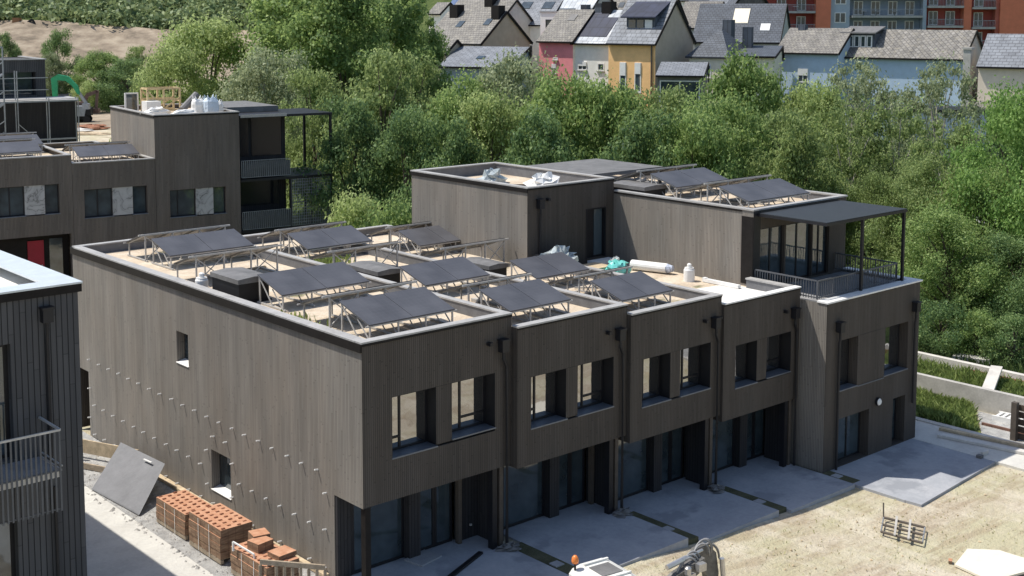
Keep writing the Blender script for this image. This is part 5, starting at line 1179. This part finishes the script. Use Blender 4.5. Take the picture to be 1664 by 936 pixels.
# ------------------------------------------------------------------ vegetation
LEAF = dict(
    olive=m_leaf('olive_leaves', (.072, .112, .034), (.200, .278, .085), (.385, .46, .19), .45),
    pale=m_leaf('willow_leaves', (.110, .150, .045), (.275, .360, .11), (.49, .57, .25), .46),
    dark=m_leaf('dark_leaves', (.034, .080, .033), (.120, .205, .075), (.28, .38, .145), .40),
    mid=m_leaf('green_leaves', (.045, .100, .030), (.175, .275, .076), (.38, .48, .175), .43),
    bright=m_leaf('bright_maple_leaves', (.042, .098, .020), (.145, .265, .058), (.31, .455, .14), .42),
    grey=m_leaf('grey_green_leaves', (.095, .130, .068), (.25, .305, .155), (.44, .48, .29), .42))
M['bark'] = m_plain('bark', (.10, .078, .058), .9, 0, .3, 5)
M['birch'] = m_plain('pale_bark', (.36, .33, .29), .9, 0, .3, 5)
M['blossom'] = m_plain('white_blossom', (.75, .73, .66), .8, 0, .1)
def leaf_quads(P, N, size, rnd):
    n = len(P)
    a = rnd.normal(size=(n, 3)); u = np.cross(N, a); u /= np.linalg.norm(u, axis=1)[:, None]+1e-9
    w_ = np.cross(N, u); s = size*(.55+.9*rnd.rand(n))[:, None]
    f = N*s*.25
    return np.stack([P-u*s, P+w_*s*.62+f, P+u*s, P-w_*s*.62+f], 1)
def quads_mesh(name, V, mat):
    n = len(V); me = bpy.data.meshes.new(name)
    me.vertices.add(4*n); me.vertices.foreach_set('co', V.reshape(-1).astype(np.float32))
    me.loops.add(4*n); me.loops.foreach_set('vertex_index', np.arange(4*n, dtype=np.int32))
    me.polygons.add(n); me.polygons.foreach_set('loop_start', np.arange(0, 4*n, 4, dtype=np.int32)); me.polygons.foreach_set('loop_total', np.full(n, 4, dtype=np.int32))
    me.materials.append(mat); me.update(calc_edges=True); me.validate(); return me
def crown_points(seed, n, lobes=42, wid=.36, base=.12, topw=.45, lobe_r=.15, airy=.0, upright=0.0):
    """points of a crown of unit height (z 0..1): lobes spread through an uneven envelope"""
    rnd = np.random.RandomState(seed); C = []; Rr = []
    while len(C) < lobes:
        z = base+(1-base)*rnd.rand()**.85*.96
        tt = (z-base)/(1-base); prof = (math.sin(math.pi*min(1, tt*.80+.16))**.7)*(1 if tt < .5 else 1-(tt-.5)*2*(1-topw)*.85)
        r_ = wid*prof*(rnd.rand()**.42); th = rnd.rand()*2*np.pi
        q = np.array([r_*math.cos(th), r_*math.sin(th), z])
        C.append(q); Rr.append(lobe_r*(.6+.8*rnd.rand())*(1-.35*tt))
    C = np.array(C); Rr = np.array(Rr); p = Rr**1.7/np.sum(Rr**1.7); k = rnd.choice(lobes, n, p=p)
    D = rnd.normal(size=(n, 3)); D /= np.linalg.norm(D, axis=1)[:, None]; D[:, 2] += .22; 
    rad = Rr[k]*(1-.75*rnd.rand(n)**(2.2 if not airy else 1.2))*(1+.22*rnd.normal(size=n)*(1+airy))
    stretch = np.array([1, 1, .72+upright])
    P = C[k]+D*rad[:, None]*stretch
    zq = np.percentile(P[:, 2], 99.3); rq = np.percentile(np.abs(P[:, :2]), 96); sc = np.array([.5/rq, .5/rq, 1/zq]); P = P*sc; C = C*sc
    N = D*.8+rnd.normal(size=(n, 3))*.55; N /= np.linalg.norm(N, axis=1)[:, None]
    return P, N, C, rnd
def tree_mesh(kind, seed, H, n, leaf, mat, bark, blossom=0, **kw):
    P, N, C, rnd = crown_points(seed, n, **kw); asp = 2*kw['wid']*1.0; SC = np.array([asp, asp, 1]); P = P*SC*H; C = C*SC; leaf = leaf*.95
    crown = quads_mesh('crown', leaf_quads(P, N, leaf, rnd), mat)
    mb = MB(); tr = .020*H+.05
    mb.tube([(0, 0, -.4), (.01*H, 0, .15*H), (-.01*H, .01*H, .4*H), (0, 0, .74*H)], [tr*1.3, tr, tr*.7, tr*.2], 8)
    for k in rnd.choice(len(C), min(16, len(C)), replace=False):
        c = C[k]*H; z0 = max(.10*H, c[2]*.55); mb.tube([(0, 0, z0), (c[0]*.5, c[1]*.5, z0+(c[2]-z0)*.6), tuple(c)], [tr*.42, tr*.26, tr*.08], 5)
    me = bpy.data.meshes.new('trunk'); me.from_pydata(mb.v, [], mb.f); me.materials.append(bark); me.update()
    bl = None
    if blossom:
        idx = rnd.choice(len(P), blossom, replace=False); sel = P[idx]; keep = sel[:, 2] > .45*H; sel = sel[keep]; 
        q = np.repeat(sel, 5, 0)+rnd.normal(size=(len(sel)*5, 3))*leaf*.9; NN = rnd.normal(size=q.shape); NN[:, 2] += 1; NN /= np.linalg.norm(NN, axis=1)[:, None]
        bl = quads_mesh('blossom', leaf_quads(q, NN, leaf*.55, rnd), M['blossom'])
    return crown, me, bl, H
PROTO = {
    'poplar': tree_mesh('poplar', 11, 24, 44000, .22, LEAF['mid'], M['bark'], lobes=110, wid=.30, base=.08, topw=.7, lobe_r=.075),
    'poplar2': tree_mesh('poplar', 12, 20, 34000, .20, LEAF['mid'], M['bark'], lobes=100, wid=.32, base=.06, topw=.75, lobe_r=.08),
    'willow': tree_mesh('willow', 13, 12, 30000, .135, LEAF['pale'], M['bark'], lobes=80, wid=.44, base=.10, topw=.8, lobe_r=.12, upright=.15),
    'olive': tree_mesh('olive', 14, 12, 30000, .135, LEAF['olive'], M['bark'], lobes=80, wid=.44, base=.08, topw=.8, lobe_r=.115),
    'dark': tree_mesh('dark', 15, 11, 28000, .135, LEAF['dark'], M['bark'], lobes=70, wid=.44, base=.06, topw=.8, lobe_r=.125),
    'mid': tree_mesh('mid', 16, 11, 30000, .13, LEAF['mid'], M['bark'], lobes=70, wid=.46, base=.05, topw=.85, lobe_r=.13),
    'flower': tree_mesh('flower', 17, 11, 26000, .13, LEAF['mid'], M['bark'], 34, lobes=70, wid=.42, base=.08, topw=.7, lobe_r=.12),
    'grey': tree_mesh('grey', 18, 11, 26000, .125, LEAF['grey'], M['birch'], lobes=66, wid=.42, base=.08, topw=.75, lobe_r=.12),
    'airy': tree_mesh('airy', 19, 12, 13000, .135, LEAF['olive'], M['birch'], lobes=70, wid=.42, base=.12, topw=.8, lobe_r=.095, airy=.8),
    'airygrey': tree_mesh('airygrey', 20, 12, 10000, .13, LEAF['grey'], M['birch'], lobes=60, wid=.38, base=.18, topw=.75, lobe_r=.09, airy=.9),
    'maple': tree_mesh('maple', 21, 11, 46000, .10, LEAF['bright'], M['bark'], lobes=90, wid=.48, base=.04, topw=.9, lobe_r=.12),
    'nearmid': tree_mesh('mid', 31, 11, 46000, .10, LEAF['mid'], M['bark'], lobes=90, wid=.48, base=.03, topw=.85, lobe_r=.12),
    'nearolive': tree_mesh('olive', 32, 11, 44000, .10, LEAF['olive'], M['bark'], lobes=90, wid=.48, base=.03, topw=.85, lobe_r=.115),
    'neardark': tree_mesh('dark', 33, 10, 44000, .10, LEAF['dark'], M['bark'], lobes=80, wid=.50, base=.03, topw=.9, lobe_r=.13),
    'bush': tree_mesh('bush', 22, 4, 9000, .085, LEAF['mid'], M['bark'], lobes=34, wid=.62, base=.02, topw=.8, lobe_r=.22),
    'bushdark': tree_mesh('bush', 23, 4, 9000, .085, LEAF['dark'], M['bark'], lobes=34, wid=.62, base=.02, topw=.8, lobe_r=.22),
    'bushpale': tree_mesh('bush', 24, 4, 9000, .085, LEAF['pale'], M['bark'], lobes=34, wid=.60, base=.02, topw=.8, lobe_r=.22)}
KW = dict(poplar=.60, poplar2=.64, willow=.88, olive=.88, dark=.88, mid=.92, flower=.84, grey=.84, airy=.84, airygrey=.76, maple=.96, nearmid=.96, nearolive=.96, neardark=1.0, bush=1.24, bushdark=1.24, bushpale=1.2)
def tree(kind, px, ptop, wpx, d, label, group, seed=0, name=None, sink=0.0):
    """px, ptop: crown centre and top in the photo at depth d; wpx: crown width"""
    P = place(px, ptop, d); g = hz(P.x, P.y)-.1-sink; h = max(.8, P.z-g)
    crown, trunk, bl, H0 = PROTO[kind]; nm = name or ('tree' if not kind.startswith('bush') else 'bush')
    t = thing(nm, label, 'tree' if not kind.startswith('bush') else 'bush', (P.x, P.y, g), seed*1.7, group)
    wd = wpx*d/F_PX; s = h/H0; sx = max(1.12*wd/(KW[kind]*H0), .62*s if not kind.startswith('bush') else .6*s); sx = min(sx, 1.5*s); t.scale = (sx, sx*.92, s)
    for n_, me in (('trunk', trunk), ('crown', crown), ('blossom', bl)):
        if me is None: continue
        o = bpy.data.objects.new(n_, me); COL.objects.link(o); o.parent = t
    return t
RT = 'trees along the river behind the row'
TREES = [
    ('poplar', 470, -70, 200, 112, 'huge dark green poplar left of centre, reaching past the top edge'),
    ('poplar2', 615, -50, 170, 118, 'second tall dark tree right beside the huge poplar'),
    ('poplar', 560, -30, 180, 104, 'tall leafy tree filling the gap in front of the two dark poplars'),
    ('poplar2', 668, -15, 110, 124, 'tall green tree touching the roofs at the left end of the town'),
    ('willow', 335, 38, 190, 112, 'broad yellow-green willow behind the pale blue bag'),
    ('willow', 275, 82, 130, 106, 'smaller yellow-green tree left of the broad willow'),
    ('grey', 440, 88, 150, 98, 'grey-green tree above the black canopy of the rear row'),
    ('olive', 510, 120, 130, 90, 'olive tree seen through the black posts of the rear balcony'),
    ('olive', 620, 92, 160, 86, 'large olive tree above the gap between the two rows'),
    ('olive', 668, 104, 80, 90, 'olive crown touching the zinc annex'),
    ('dark', 570, 170, 120, 80, 'dark tree standing in the gap between the two rows'),
    ('dark', 660, 185, 110, 78, 'shady dark tree against the left end of the set-back storey'),
    ('flower', 752, 134, 100, 84, 'dark green tree with white flecks in front of the zinc annex'),
    ('grey', 840, 98, 90, 86, 'grey-green tree below the white house'),
    ('willow', 798, 158, 100, 80, 'pale low tree in front of the grey-green one'),
    ('mid', 925, 128, 110, 82, 'rich green tree below the pink house'),
    ('mid', 995, 142, 95, 82, 'rich green tree below the orange house'),
    ('olive', 1095, 152, 130, 82, 'olive tree below the lean-to roof'),
    ('flower', 1212, 97, 110, 86, 'tree with white blossom right of the cream house'),
    ('mid', 1165, 165, 90, 80, 'dark green tree left of the blossom tree'),
    ('willow', 1318, 142, 110, 84, 'yellow-green tree in front of the left blue house'),
    ('airygrey', 1396, 104, 80, 92, 'thin airy tree in front of the right blue house'),
    ('airy', 1380, 180, 130, 80, 'thin olive tree behind the roof terrace canopy'),
    ('airygrey', 1530, 104, 100, 88, 'tall thin grey-green tree at the right end of the blue house'),
    ('airy', 1462, 178, 120, 80, 'airy olive tree over the low blue grey building'),
    ('airy', 1545, 200, 120, 76, 'brownish airy tree in front of the blue grey garage wall'),
    ('maple', 1665, 152, 190, 70, 'bright green maple at the right edge'),
    ('nearolive', 1500, 265, 150, 72, 'olive tree right beside the roof terrace posts'),
    ('nearmid', 1605, 285, 150, 70, 'full green tree below the bright maple'),
    ('nearolive', 1420, 285, 110, 75, 'olive tree framed by the roof terrace posts'),
    ('nearmid', 1545, 345, 170, 67, 'dark shady tree above the garden wall'),
    ('neardark', 1655, 385, 150, 66, 'dark tree at the right edge under the green one'),
    ('olive', 1290, 190, 110, 76, 'low olive tree above the top roof coping'),
    ('mid', 1130, 190, 120, 76, 'low green tree just above the top solar arrays'),
    ('dark', 1045, 195, 100, 76, 'low dark tree above the rear canopy roof'),
    ('dark', 880, 190, 120, 76, 'low dark tree behind the set-back roof sacks'),
    ('dark', 730, 200, 110, 77, 'low dark tree behind the left corner of the set-back roof')]
for k, (kind, px, pt, wp, d, lab) in enumerate(TREES): tree(kind, px, pt, wp, d, lab, RT, k+1)
FAR = [
    ('dark', 95, 52, 56, 236, 'dark lone tree in front of the earth bank'),
    ('grey', 84, 88, 34, 232, 'small pale tree at the foot of the dark lone tree'),
    ('dark', 5, 56, 46, 240, 'dark tree at the left edge in front of the bank'),
    ('mid', 165, 86, 76, 230, 'rounded green tree right of the dark lone tree'),
    ('dark', 205, 98, 86, 226, 'dark rounded bush-like tree behind the window stack'),
    ('olive', 225, 78, 60, 234, 'olive crown between the bank and the willow'),
    ('bushpale', 140, 132, 40, 222, 'pale bush in front of the rounded trees')]
for k, (kind, px, pt, wp, d, lab) in enumerate(FAR): tree(kind, px, pt, wp, d, lab, 'trees beyond the sandy yard', k+50)
BUSH = [('bushpale', 590, 318, 110, 70, 'light green bush in the gap between the two rows'), ('bush', 640, 330, 70, 68, 'green bush against the set-back storey in the gap'), ('bushpale', 545, 325, 70, 84, 'light bush behind the mesh screen'), ('bush', 520, 300, 60, 86, 'green bush behind the balcony posts of the rear row'),
        ('bushdark', 1530, 492, 90, 63, 'dark bush behind the upper garden kerb'), ('bush', 1585, 505, 80, 62.5, 'leafy bush behind the rust coloured kerb'), ('bushdark', 1650, 512, 90, 61.5, 'dark bush at the right edge behind the kerb'), ('bushdark', 1480, 470, 80, 66, 'dark bush beside the end wall of the row')]
for k, (kind, px, pt, wp, d, lab) in enumerate(BUSH): tree(kind, px, pt, wp, d, lab, 'bushes around the site', k+80)
# wooded hillside, far away: one mass
def hillside():
    rnd = np.random.RandomState(33); Vs = []
    nb = 620
    for i in range(nb):
        v = 322+rnd.rand()**1.2*170; px = rnd.uniform(-60, 760); u = (px-W_PX/2)/F_PX*v
        p = Vector((CAM.x, CAM.y, 0))+rh*u+fh*v; g = hz(p.x, p.y)
        r_ = rnd.uniform(2.0, 5.0)*(1+.003*(v-320)); hh = r_*rnd.uniform(.9, 1.7)
        n = 170; D = rnd.normal(size=(n, 3)); D /= np.linalg.norm(D, axis=1)[:, None]; D[:, 2] = np.abs(D[:, 2])*1.0-.05
        q = 1+.25*rnd.normal(size=n); P = np.array([p.x, p.y, g])+D*np.stack([q*r_, q*r_, q*hh], 1)*(.8+.2*rnd.rand(n))[:, None]
        N = D+rnd.normal(size=(n, 3))*.5; N /= np.linalg.norm(N, axis=1)[:, None]
        Vs.append(leaf_quads(P, N, .62, rnd))
    me = quads_mesh('hillside_woodland', np.concatenate(Vs), m_leaf('hill_leaves', (.045, .085, .038), (.165, .235, .095), (.33, .39, .18), .25, .06))
    o = bpy.data.objects.new('hillside_woodland', me); COL.objects.link(o); tag(o, 'dense green scrub covering the far hillside', 'woodland', kind='stuff')
hillside()
def understory(name, label, n, pxr, dr, hh, size, mat, seed):
    rnd = np.random.RandomState(seed); P = []
    while len(P) < n:
        d = rnd.uniform(*dr); px = rnd.uniform(*pxr); u = (px-W_PX/2)/F_PX*d; p = Vector((CAM.x, CAM.y, 0))+rh*u+fh*d
        if p.x < 37.5 and p.y < 24: continue
        den = .5+.5*math.sin(p.x*.9+math.sin(p.y*.7)*2)*math.cos(p.y*.6)
        if rnd.rand() > .35+den*.8: continue
        P.append((p.x, p.y, hz(p.x, p.y)+rnd.rand()**1.6*hh*(.4+den)))
    P = np.array(P); N = rnd.normal(size=P.shape); N[:, 2] += .9; N /= np.linalg.norm(N, axis=1)[:, None]
    me = quads_mesh(name, leaf_quads(P, N, size, rnd), mat); o = bpy.data.objects.new(name, me); COL.objects.link(o); tag(o, label, 'undergrowth', kind='stuff')
understory('undergrowth', 'leafy undergrowth on the river bank behind the row', 26000, (520, 1700), (62, 96), 1.5, .20, LEAF['dark'], 71)
understory('town_hedges', 'hedges and garden greenery among the town houses', 14000, (700, 1700), (112, 150), 2.2, .30, LEAF['mid'], 72)

# ------------------------------------------------------------------ garden walls at the right
def along(name, label, m, x0, y0, x1, y1, wdt, h, cat, zb=None, m2=None):
    """low wall segment with level top following the ground"""
    a = Vector((x0, y0, 0)); b = Vector((x1, y1, 0)); g = hz((x0+x1)/2, (y0+y1)/2) if zb is None else zb
    mb = MB(); d = (b-a).normalized(); n_ = Vector((-d.y, d.x, 0))*wdt/2
    mb.prism([a-n_+Vector((0, 0, g-.3)), b-n_+Vector((0, 0, g-.3)), b+n_+Vector((0, 0, g-.3)), a+n_+Vector((0, 0, g-.3))], (0, 0, h+.3))
    o = mb.build(name, m); return tag(o, label, cat, None, 'thing')
along('garden_wall', 'pale concrete garden wall between the two green strips', M['conc'], 30.6, 6, 30.9, -14, .25, .95, 'garden wall')
along('garden_kerb', 'white concrete kerb beside the path at the end house', M['concw'], 27.2, 6, 27.5, -14, .30, .12, 'kerb')
along('garden_kerb', 'pale upper kerb in front of the dark bushes', M['concw'], 35.2, 12, 35.5, -14, .30, .55, 'kerb')
along('rust_edging', 'rust coloured steel edging below the upper kerb', m_plain('rust_steel', (.22, .10, .05), .8, 0, .3, 4), 35.0, 1.5, 35.3, -14, .08, .35, 'edging')
mb = MB(); mb.bar((30.95, -1.6, .05), (34.6, -.1, .22), .5, .14); single(mb, 'plank_walkway', M['concw'], 'pale plank lying across the upper green strip', 'plank', (0, 0, 0))
mb = MB(); mb.box(0, 1.7, 0, .7, 0, .45); o = single(mb, 'stone_block', M['conc'], 'grey stone blocks behind the upper kerb', 'stone block', (36.2, 3.0, hz(36, 3))); o.rotation_euler = (0, 0, -1.2)
def strip_weeds(name, label, x0, x1, y0, y1, n, hgt, m, seed, skip=None):
    rnd = np.random.RandomState(seed); pts = []
    while len(pts) < n:
        x = rnd.uniform(x0, x1); y = rnd.uniform(y0, y1)
        den = .5+.5*math.sin(x*2.1+1.3*math.sin(y*1.3))*math.sin(y*1.7+x)
        if rnd.rand() > .3+den*.8 or (skip and skip(x, y)): continue
        pts.append((x, y, hz(x, y)-.02))
    o = blades(name, pts, hgt, m, None, seed, .035, .8); tag(o, label, 'weeds', kind='stuff')
M['turf'] = m_ground('weedy_soil', [(.09, .10, .035), (.16, .19, .06), (.26, .28, .11)], 1.6, .08)
sheet('garden_strip', [(30.75, -14, 0), (35.0, -14, 0), (34.9, 10, 0), (30.6, 10, 0)], M['turf'], .03, (3, 10))
sheet('garden_strip', [(27.5, -3.3, 0), (30.4, -1.4, 0), (30.4, 8, 0), (27.4, 8, 0)], M['turf'], .024, (3, 8))
strip_weeds('weed_strip', 'dense tall weeds between garden wall and upper kerb', 31.1, 34.95, -12, 7, 15000, .42, M['weed'], 81)
strip_weeds('grass_strip', 'grass and weeds between the path kerb and the garden wall', 27.6, 30.4, -3.2, 5, 12000, .36, M['weed'], 82, lambda x, y: y < -3.1+(x-27.4)*.6)
strip_weeds('weed_tufts', 'darker weeds along the foot of the bushes', 35.8, 40, -12, 12, 6000, .5, M['weeddark'], 83)
sheet('gravel_patch', [(27.7, -14, 0), (30.4, -14, 0), (30.4, -1.5, 0), (27.7, -3.2, 0)], M['gravel'], .02, 6)
t = thing('stair_grating', 'pale slatted step unit lying by the garden wall', 'step unit', (29.6, -2.6, hz(29.6, -2.6)), -1.45)
mb = MB(); mb.box(0, 2.2, 0, .08, 0, .25); mb.box(0, 2.2, .72, .8, 0, .25); mb.build('side_rail', M['white'], t)
for k in range(9): mb = MB(); mb.box(.1+k*.23, .22+k*.23, .083, .717, .16, .24); mb.build('slat', M['white'], t)
for k in range(2):
    mb = MB(); mb.bar((0, 0, 0), (.15, -4.5, 0), .10, .10); single(mb, 'steel_beam', m_plain('rusty_beam', (.16, .085, .06), .8, 0, .3), ['rusty beam lying nearest the garden wall', 'second rusty beam lying on the gravel nearer the path'][k], 'beam', (30.1-k*1.3, -3.2+k*.6, hz(30, -3)+.07))
t = thing('timber_palisade', 'dark timber palisade of posts and boards at the right edge', 'palisade', (27.95, -4.4, hz(28, -4.4)))
for k in range(5): mb = MB(); mb.box(-.1, .12, -k*.9-.12, -k*.9+.1, -.2, 1.55); mb.build('post', M['brownpost'], t)
for k in range(5): mb = MB(); mb.box(.14, .20, -4.0, .1, .05+k*.29, .28+k*.29); mb.build('board', M['wooddark'], t)
mb = MB(); mb.bar((0, 0, .06), (.8, -4.5, .06), .35, .1); o = single(mb, 'concrete_lintel', M['concw'], 'pale concrete slab lying along the path', 'slab', (26.0, -2.3, -.55))
mb = MB(); mb.bar((0, 0, .06), (.5, -3.5, .06), .2, .1); o = single(mb, 'concrete_lintel', M['wood'], 'tan plank lying on the path beside the pale slab', 'plank', (26.75, -1.9, -.55))
t = thing('drain_box', 'small dark drain box at the corner of the end terrace', 'drain box', (24.8, -4.75, -.56)); mb = MB(); mb.box(0, .2, 0, .2, 0, .12); mb.build('body', M['lid'], t); mb = MB(); mb.box(.32, .75, .1, .2, 0, .16); mb.build('outlet', M['concw'], t)

# ------------------------------------------------------------------ lawn
t = thing('steel_rack', 'rusty steel lattice frame lying on the sandy lawn', 'steel frame', (16.4, -6.6, hz(16.4, -6.6)+.02))
a0, a1, b0, b1 = Vector((.47, .95, 0)), Vector((.75, -.40, 0)), Vector((-.62, .35, 0)), Vector((-.42, -1.02, 0))
for k in range(3):
    z = .08+.0*k; f_ = k/2; mb = MB(); p_ = a0.lerp(b0, f_)+Vector((0, 0, .10)); q_ = a1.lerp(b1, f_)+Vector((0, 0, .10)); mb.tube([p_, q_], .045, 8); mb.build('tube', M['brownpost'], t)
for f_ in (.33, .66):
    mb = MB(); p_ = a0.lerp(a1, f_)+Vector((.15, .1, .17)); q_ = b0.lerp(b1, f_)+Vector((-.15, -.1, .17)); mb.bar(p_, q_, .07, .04); mb.build('cross_bar', M['conc'], t)
for (p_, q_) in ((a0, b0), (a1, b1)):
    mb = MB(); mb.tube([p_+Vector((0, 0, .10)), q_+Vector((0, 0, .10))], .025, 6); mb.build('end_bar', M['rail'], t)
mb = MB(); mb.tube([a0+Vector((0, 0, .1)), a0+Vector((.12, .1, .55))], .025, 6); mb.build('upright', M['brownpost'], t)
mb = MB(); zz = hz(16.5, -9.5)
mb.prism([(16.7, -8.75, zz+.03), (15.35, -9.1, zz+.03), (15.1, -10.4, zz+.03), (17.4, -11.0, zz+.03), (17.35, -9.45, zz+.03)], (0, 0, .07)); single(mb, 'white_sheet', M['cream_board'], 'big white board lying flat on the sandy lawn at the lower right', 'board', (0, 0, 0))
mb = MB(); mb.box(0, .22, 0, .11, 0, .08); o = single(mb, 'brick', M['brick'], 'single dark red brick beside the big white board', 'brick', (15.45, -8.95, zz+.03)); o.rotation_euler = (0, 0, .5)
# dry grass tufts and clods on the lawn
rnd = np.random.RandomState(9); pts = []
while len(pts) < 1600:
    x = rnd.uniform(3, 27); y = rnd.uniform(-13, -3.7)
    if rnd.rand() > .25+.75*(.5+.5*math.sin(x*.8+2*math.sin(y*.5))*math.cos(y*.9)): continue
    if x > 24.9 and y > -6.5: continue
    pts.append((x, y, hz(x, y)-.03))
o = blades('dry_grass', pts, .06, m_leaf('dry_grass_blades', (.36, .35, .17), (.48, .45, .25), (.60, .54, .35), .2, .5), None, 9, .018, 1.2); tag(o, 'thin dry grass on the sandy lawn', 'grass', kind='stuff')
def clods(name, label, n, box, rr, m, seed, rej=None):
    rnd = np.random.RandomState(seed); mb = MB()
    while n > 0:
        x = rnd.uniform(box[0], box[1]); y = rnd.uniform(box[2], box[3])
        if rej and rej(x, y): continue
        n -= 1; r_ = rr*(.4+rnd.rand()**2*1.8); z = hz(x, y)-.02+r_*.3; k = len(mb.v)
        pr = rnd.uniform(.7, 1.3, 6)*r_
        mb.add([(x+pr[0], y, z), (x, y+pr[1], z), (x-pr[2], y, z), (x, y-pr[3], z), (x, y, z+pr[4]*.8), (x, y, z-pr[5])], [(0, 1, 4), (1, 2, 4), (2, 3, 4), (3, 0, 4), (1, 0, 5), (2, 1, 5), (3, 2, 5), (0, 3, 5)])
    o = mb.build(name, m); tag(o, label, 'stones', kind='stuff')
clods('lawn_clods', 'scattered clods and stones on the sandy lawn', 420, (3, 27, -13, -3.6), .024, M['wood'], 91)
clods('gravel_stones', 'loose grey stones along the side wall', 2600, (-2.7, -.02, -3, 18), .04, M['conc'], 92)

# ------------------------------------------------------------------ excavator at the bottom edge
def excavator():
    wp = m_plain('off_white_paint', (.70, .69, .64), .4, 0, .1); gp = m_plain('dark_machine_steel', (.15, .145, .135), .5, .3, .3, 6); hose = m_plain('worn_hose', (.26, .255, .25), .5, 0, .3, 8); chrome = m_plain('bright_steel', (.55, .54, .52), .3, .7, .1)
    O = Vector((2.42, -6.88, hz(2.42, -6.88)))
    t = thing('excavator', 'mini excavator with white cab roof and orange beacon at the bottom edge', 'excavator', O, R(-8))
    zr = 2.38
    mb = MB(); prof = [(-.60, zr-.14), (-.5, zr-.03), (-.25, zr+.03), (.42, zr+.03), (.6, zr-.04), (.66, zr-.16)]
    mb.prism([(x, -.62, z) for x, z in prof]+[(.66, -.62, zr-.22), (-.60, -.62, zr-.22)], (0, 1.24, 0)); ro = mb.build('cab_roof', wp, t)
    mb = MB(); mb.box(-.22, .38, -.30, .30, zr+.033, zr+.05); mb.build('roof_panel', M['lid'], ro)
    for y in (-.5, .44): mb = MB(); mb.box(-.25, .5, y, y+.06, zr+.033, zr+.08); mb.build('roof_rib', wp, ro)
    mb = MB(); mb.tube([(-.50, .5, zr-.02), (-.50, .5, zr+.16)], .03, 6); be = mb.build('beacon_stem', M['dark'], ro)
    mb = MB(); mb.lathe((-.50, .5, zr+.16), [(.085, 0), (.095, .06), (.08, .14), (.04, .19), (.0, .20)], 14); mb.build('beacon', m_plain('orange_beacon', (.75, .22, .05), .3, 0, .1), t, smooth=True)
    mb = MB()
    for x in (-.56, .58):
        for y in (-.6, .52): mb.box(x, x+.07, y, y+.08, 1.0, zr-.222)
    mb.build('cab_pillar', M['dark'], t)
    mb = MB(); mb.box(-.5, .6, -.56, -.55, 1.05, zr-.25); mb.box(-.5, .6, .55, .56, 1.05, zr-.25); mb.box(.62, .63, -.5, .5, 1.05, zr-.25); mb.build('cab_glass', M['panedark'], t)
    mb = MB(); mb.box(-1.4, 1.0, -.85, .85, .55, 1.0); mb.box(-1.4, -.75, -.8, .8, 1.0, 1.5); mb.build('body', wp, t)
    for y in (-.95, .6):
        mb = MB(); mb.prism([(-1.2, y, .12), (-1.05, y, 0), (1.05, y, 0), (1.2, y, .12), (1.2, y, .38), (1.05, y, .5), (-1.05, y, .5), (-1.2, y, .38)], (0, .35, 0)); mb.build('track', M['black'], t)
    # boom rises from the front, elbow at the photographed arm
    E_ = Vector((3.62, .62, 2.02)); K = Vector((3.15, .1, 1.62)); S0 = Vector((1.05, 0, .75))
    mb = MB(); mb.prism([(1.0, -.12, .6), (1.25, -.12, .55), (2.5, -.12, 1.35), (3.3, -.12, 1.75), (3.25, -.12, 2.0), (2.3, -.12, 1.75), (1.0, -.12, .95)], (0, .26, 0)); mb.build('boom', gp, t)
    mb = MB(); mb.prism([(2.95, .16, 1.72), (3.25, .16, 2.10), (3.6, .16, 2.18), (3.9, .16, 1.9), (4.0, .16, 1.3), (3.95, .16, .7), (3.7, .16, .68), (3.62, .16, 1.3), (3.4, .16, 1.62)], (0, .24, 0)); mb.build('dipper_arm', gp, t)
    mb = MB(); mb.tube([(2.1, .05, 1.95), (2.75, .05, 2.06)], .075, 10); mb.tube([(2.75, .05, 2.06), (3.35, .1, 2.12)], .04, 8); mb.build('hydraulic_ram', chrome, t)
    mb = MB(); mb.tube([(4.0, .05, 1.75), (4.08, .05, 1.1)], .07, 10); mb.tube([(4.08, .05, 1.1), (4.1, .05, .6)], .04, 8); mb.build('hydraulic_ram', chrome, t)
    mb = MB(); mb.box(2.55, 2.8, -.28, -.13, 1.55, 1.75); mb.lathe((2.6, -.2, 1.75), [(.09, 0), (.09, .16), (.05, .2)], 10); mb.box(2.9, 3.15, -.3, -.13, 1.75, 1.95); mb.build('valve_block', chrome, t)
    for k, (p0, p1, hgt, yy) in enumerate(((2.35, 3.05, .32, -.05), (2.5, 3.15, .36, .02), (2.62, 3.25, .40, .08), (3.0, 3.6, .34, .12), (3.1, 3.75, .40, .2), (3.25, 3.85, .36, .28), (3.45, 4.15, .30, .32), (3.5, 4.2, .24, .4))):
        mb = MB(); z0 = 1.78 if k < 3 else 1.95; pts = []
        for j in range(13):
            f_ = j/12; pts.append((p0+(p1-p0)*f_+.10*math.sin(f_*math.pi), yy+.05*math.sin(f_*6), z0+hgt*math.sin(math.pi*f_)**.8-(.35 if k > 5 else .05)*f_))
        mb.tube(pts, .026, 6); mb.build('hose', hose, t, smooth=True)
    mb = MB(); mb.prism([(3.6, -.1, .72), (4.05, -.1, .72), (4.25, -.1, .35), (4.0, -.1, .05), (3.5, -.1, .1), (3.35, -.1, .4)], (0, .8, 0)); mb.build('bucket', gp, t)
excavator()
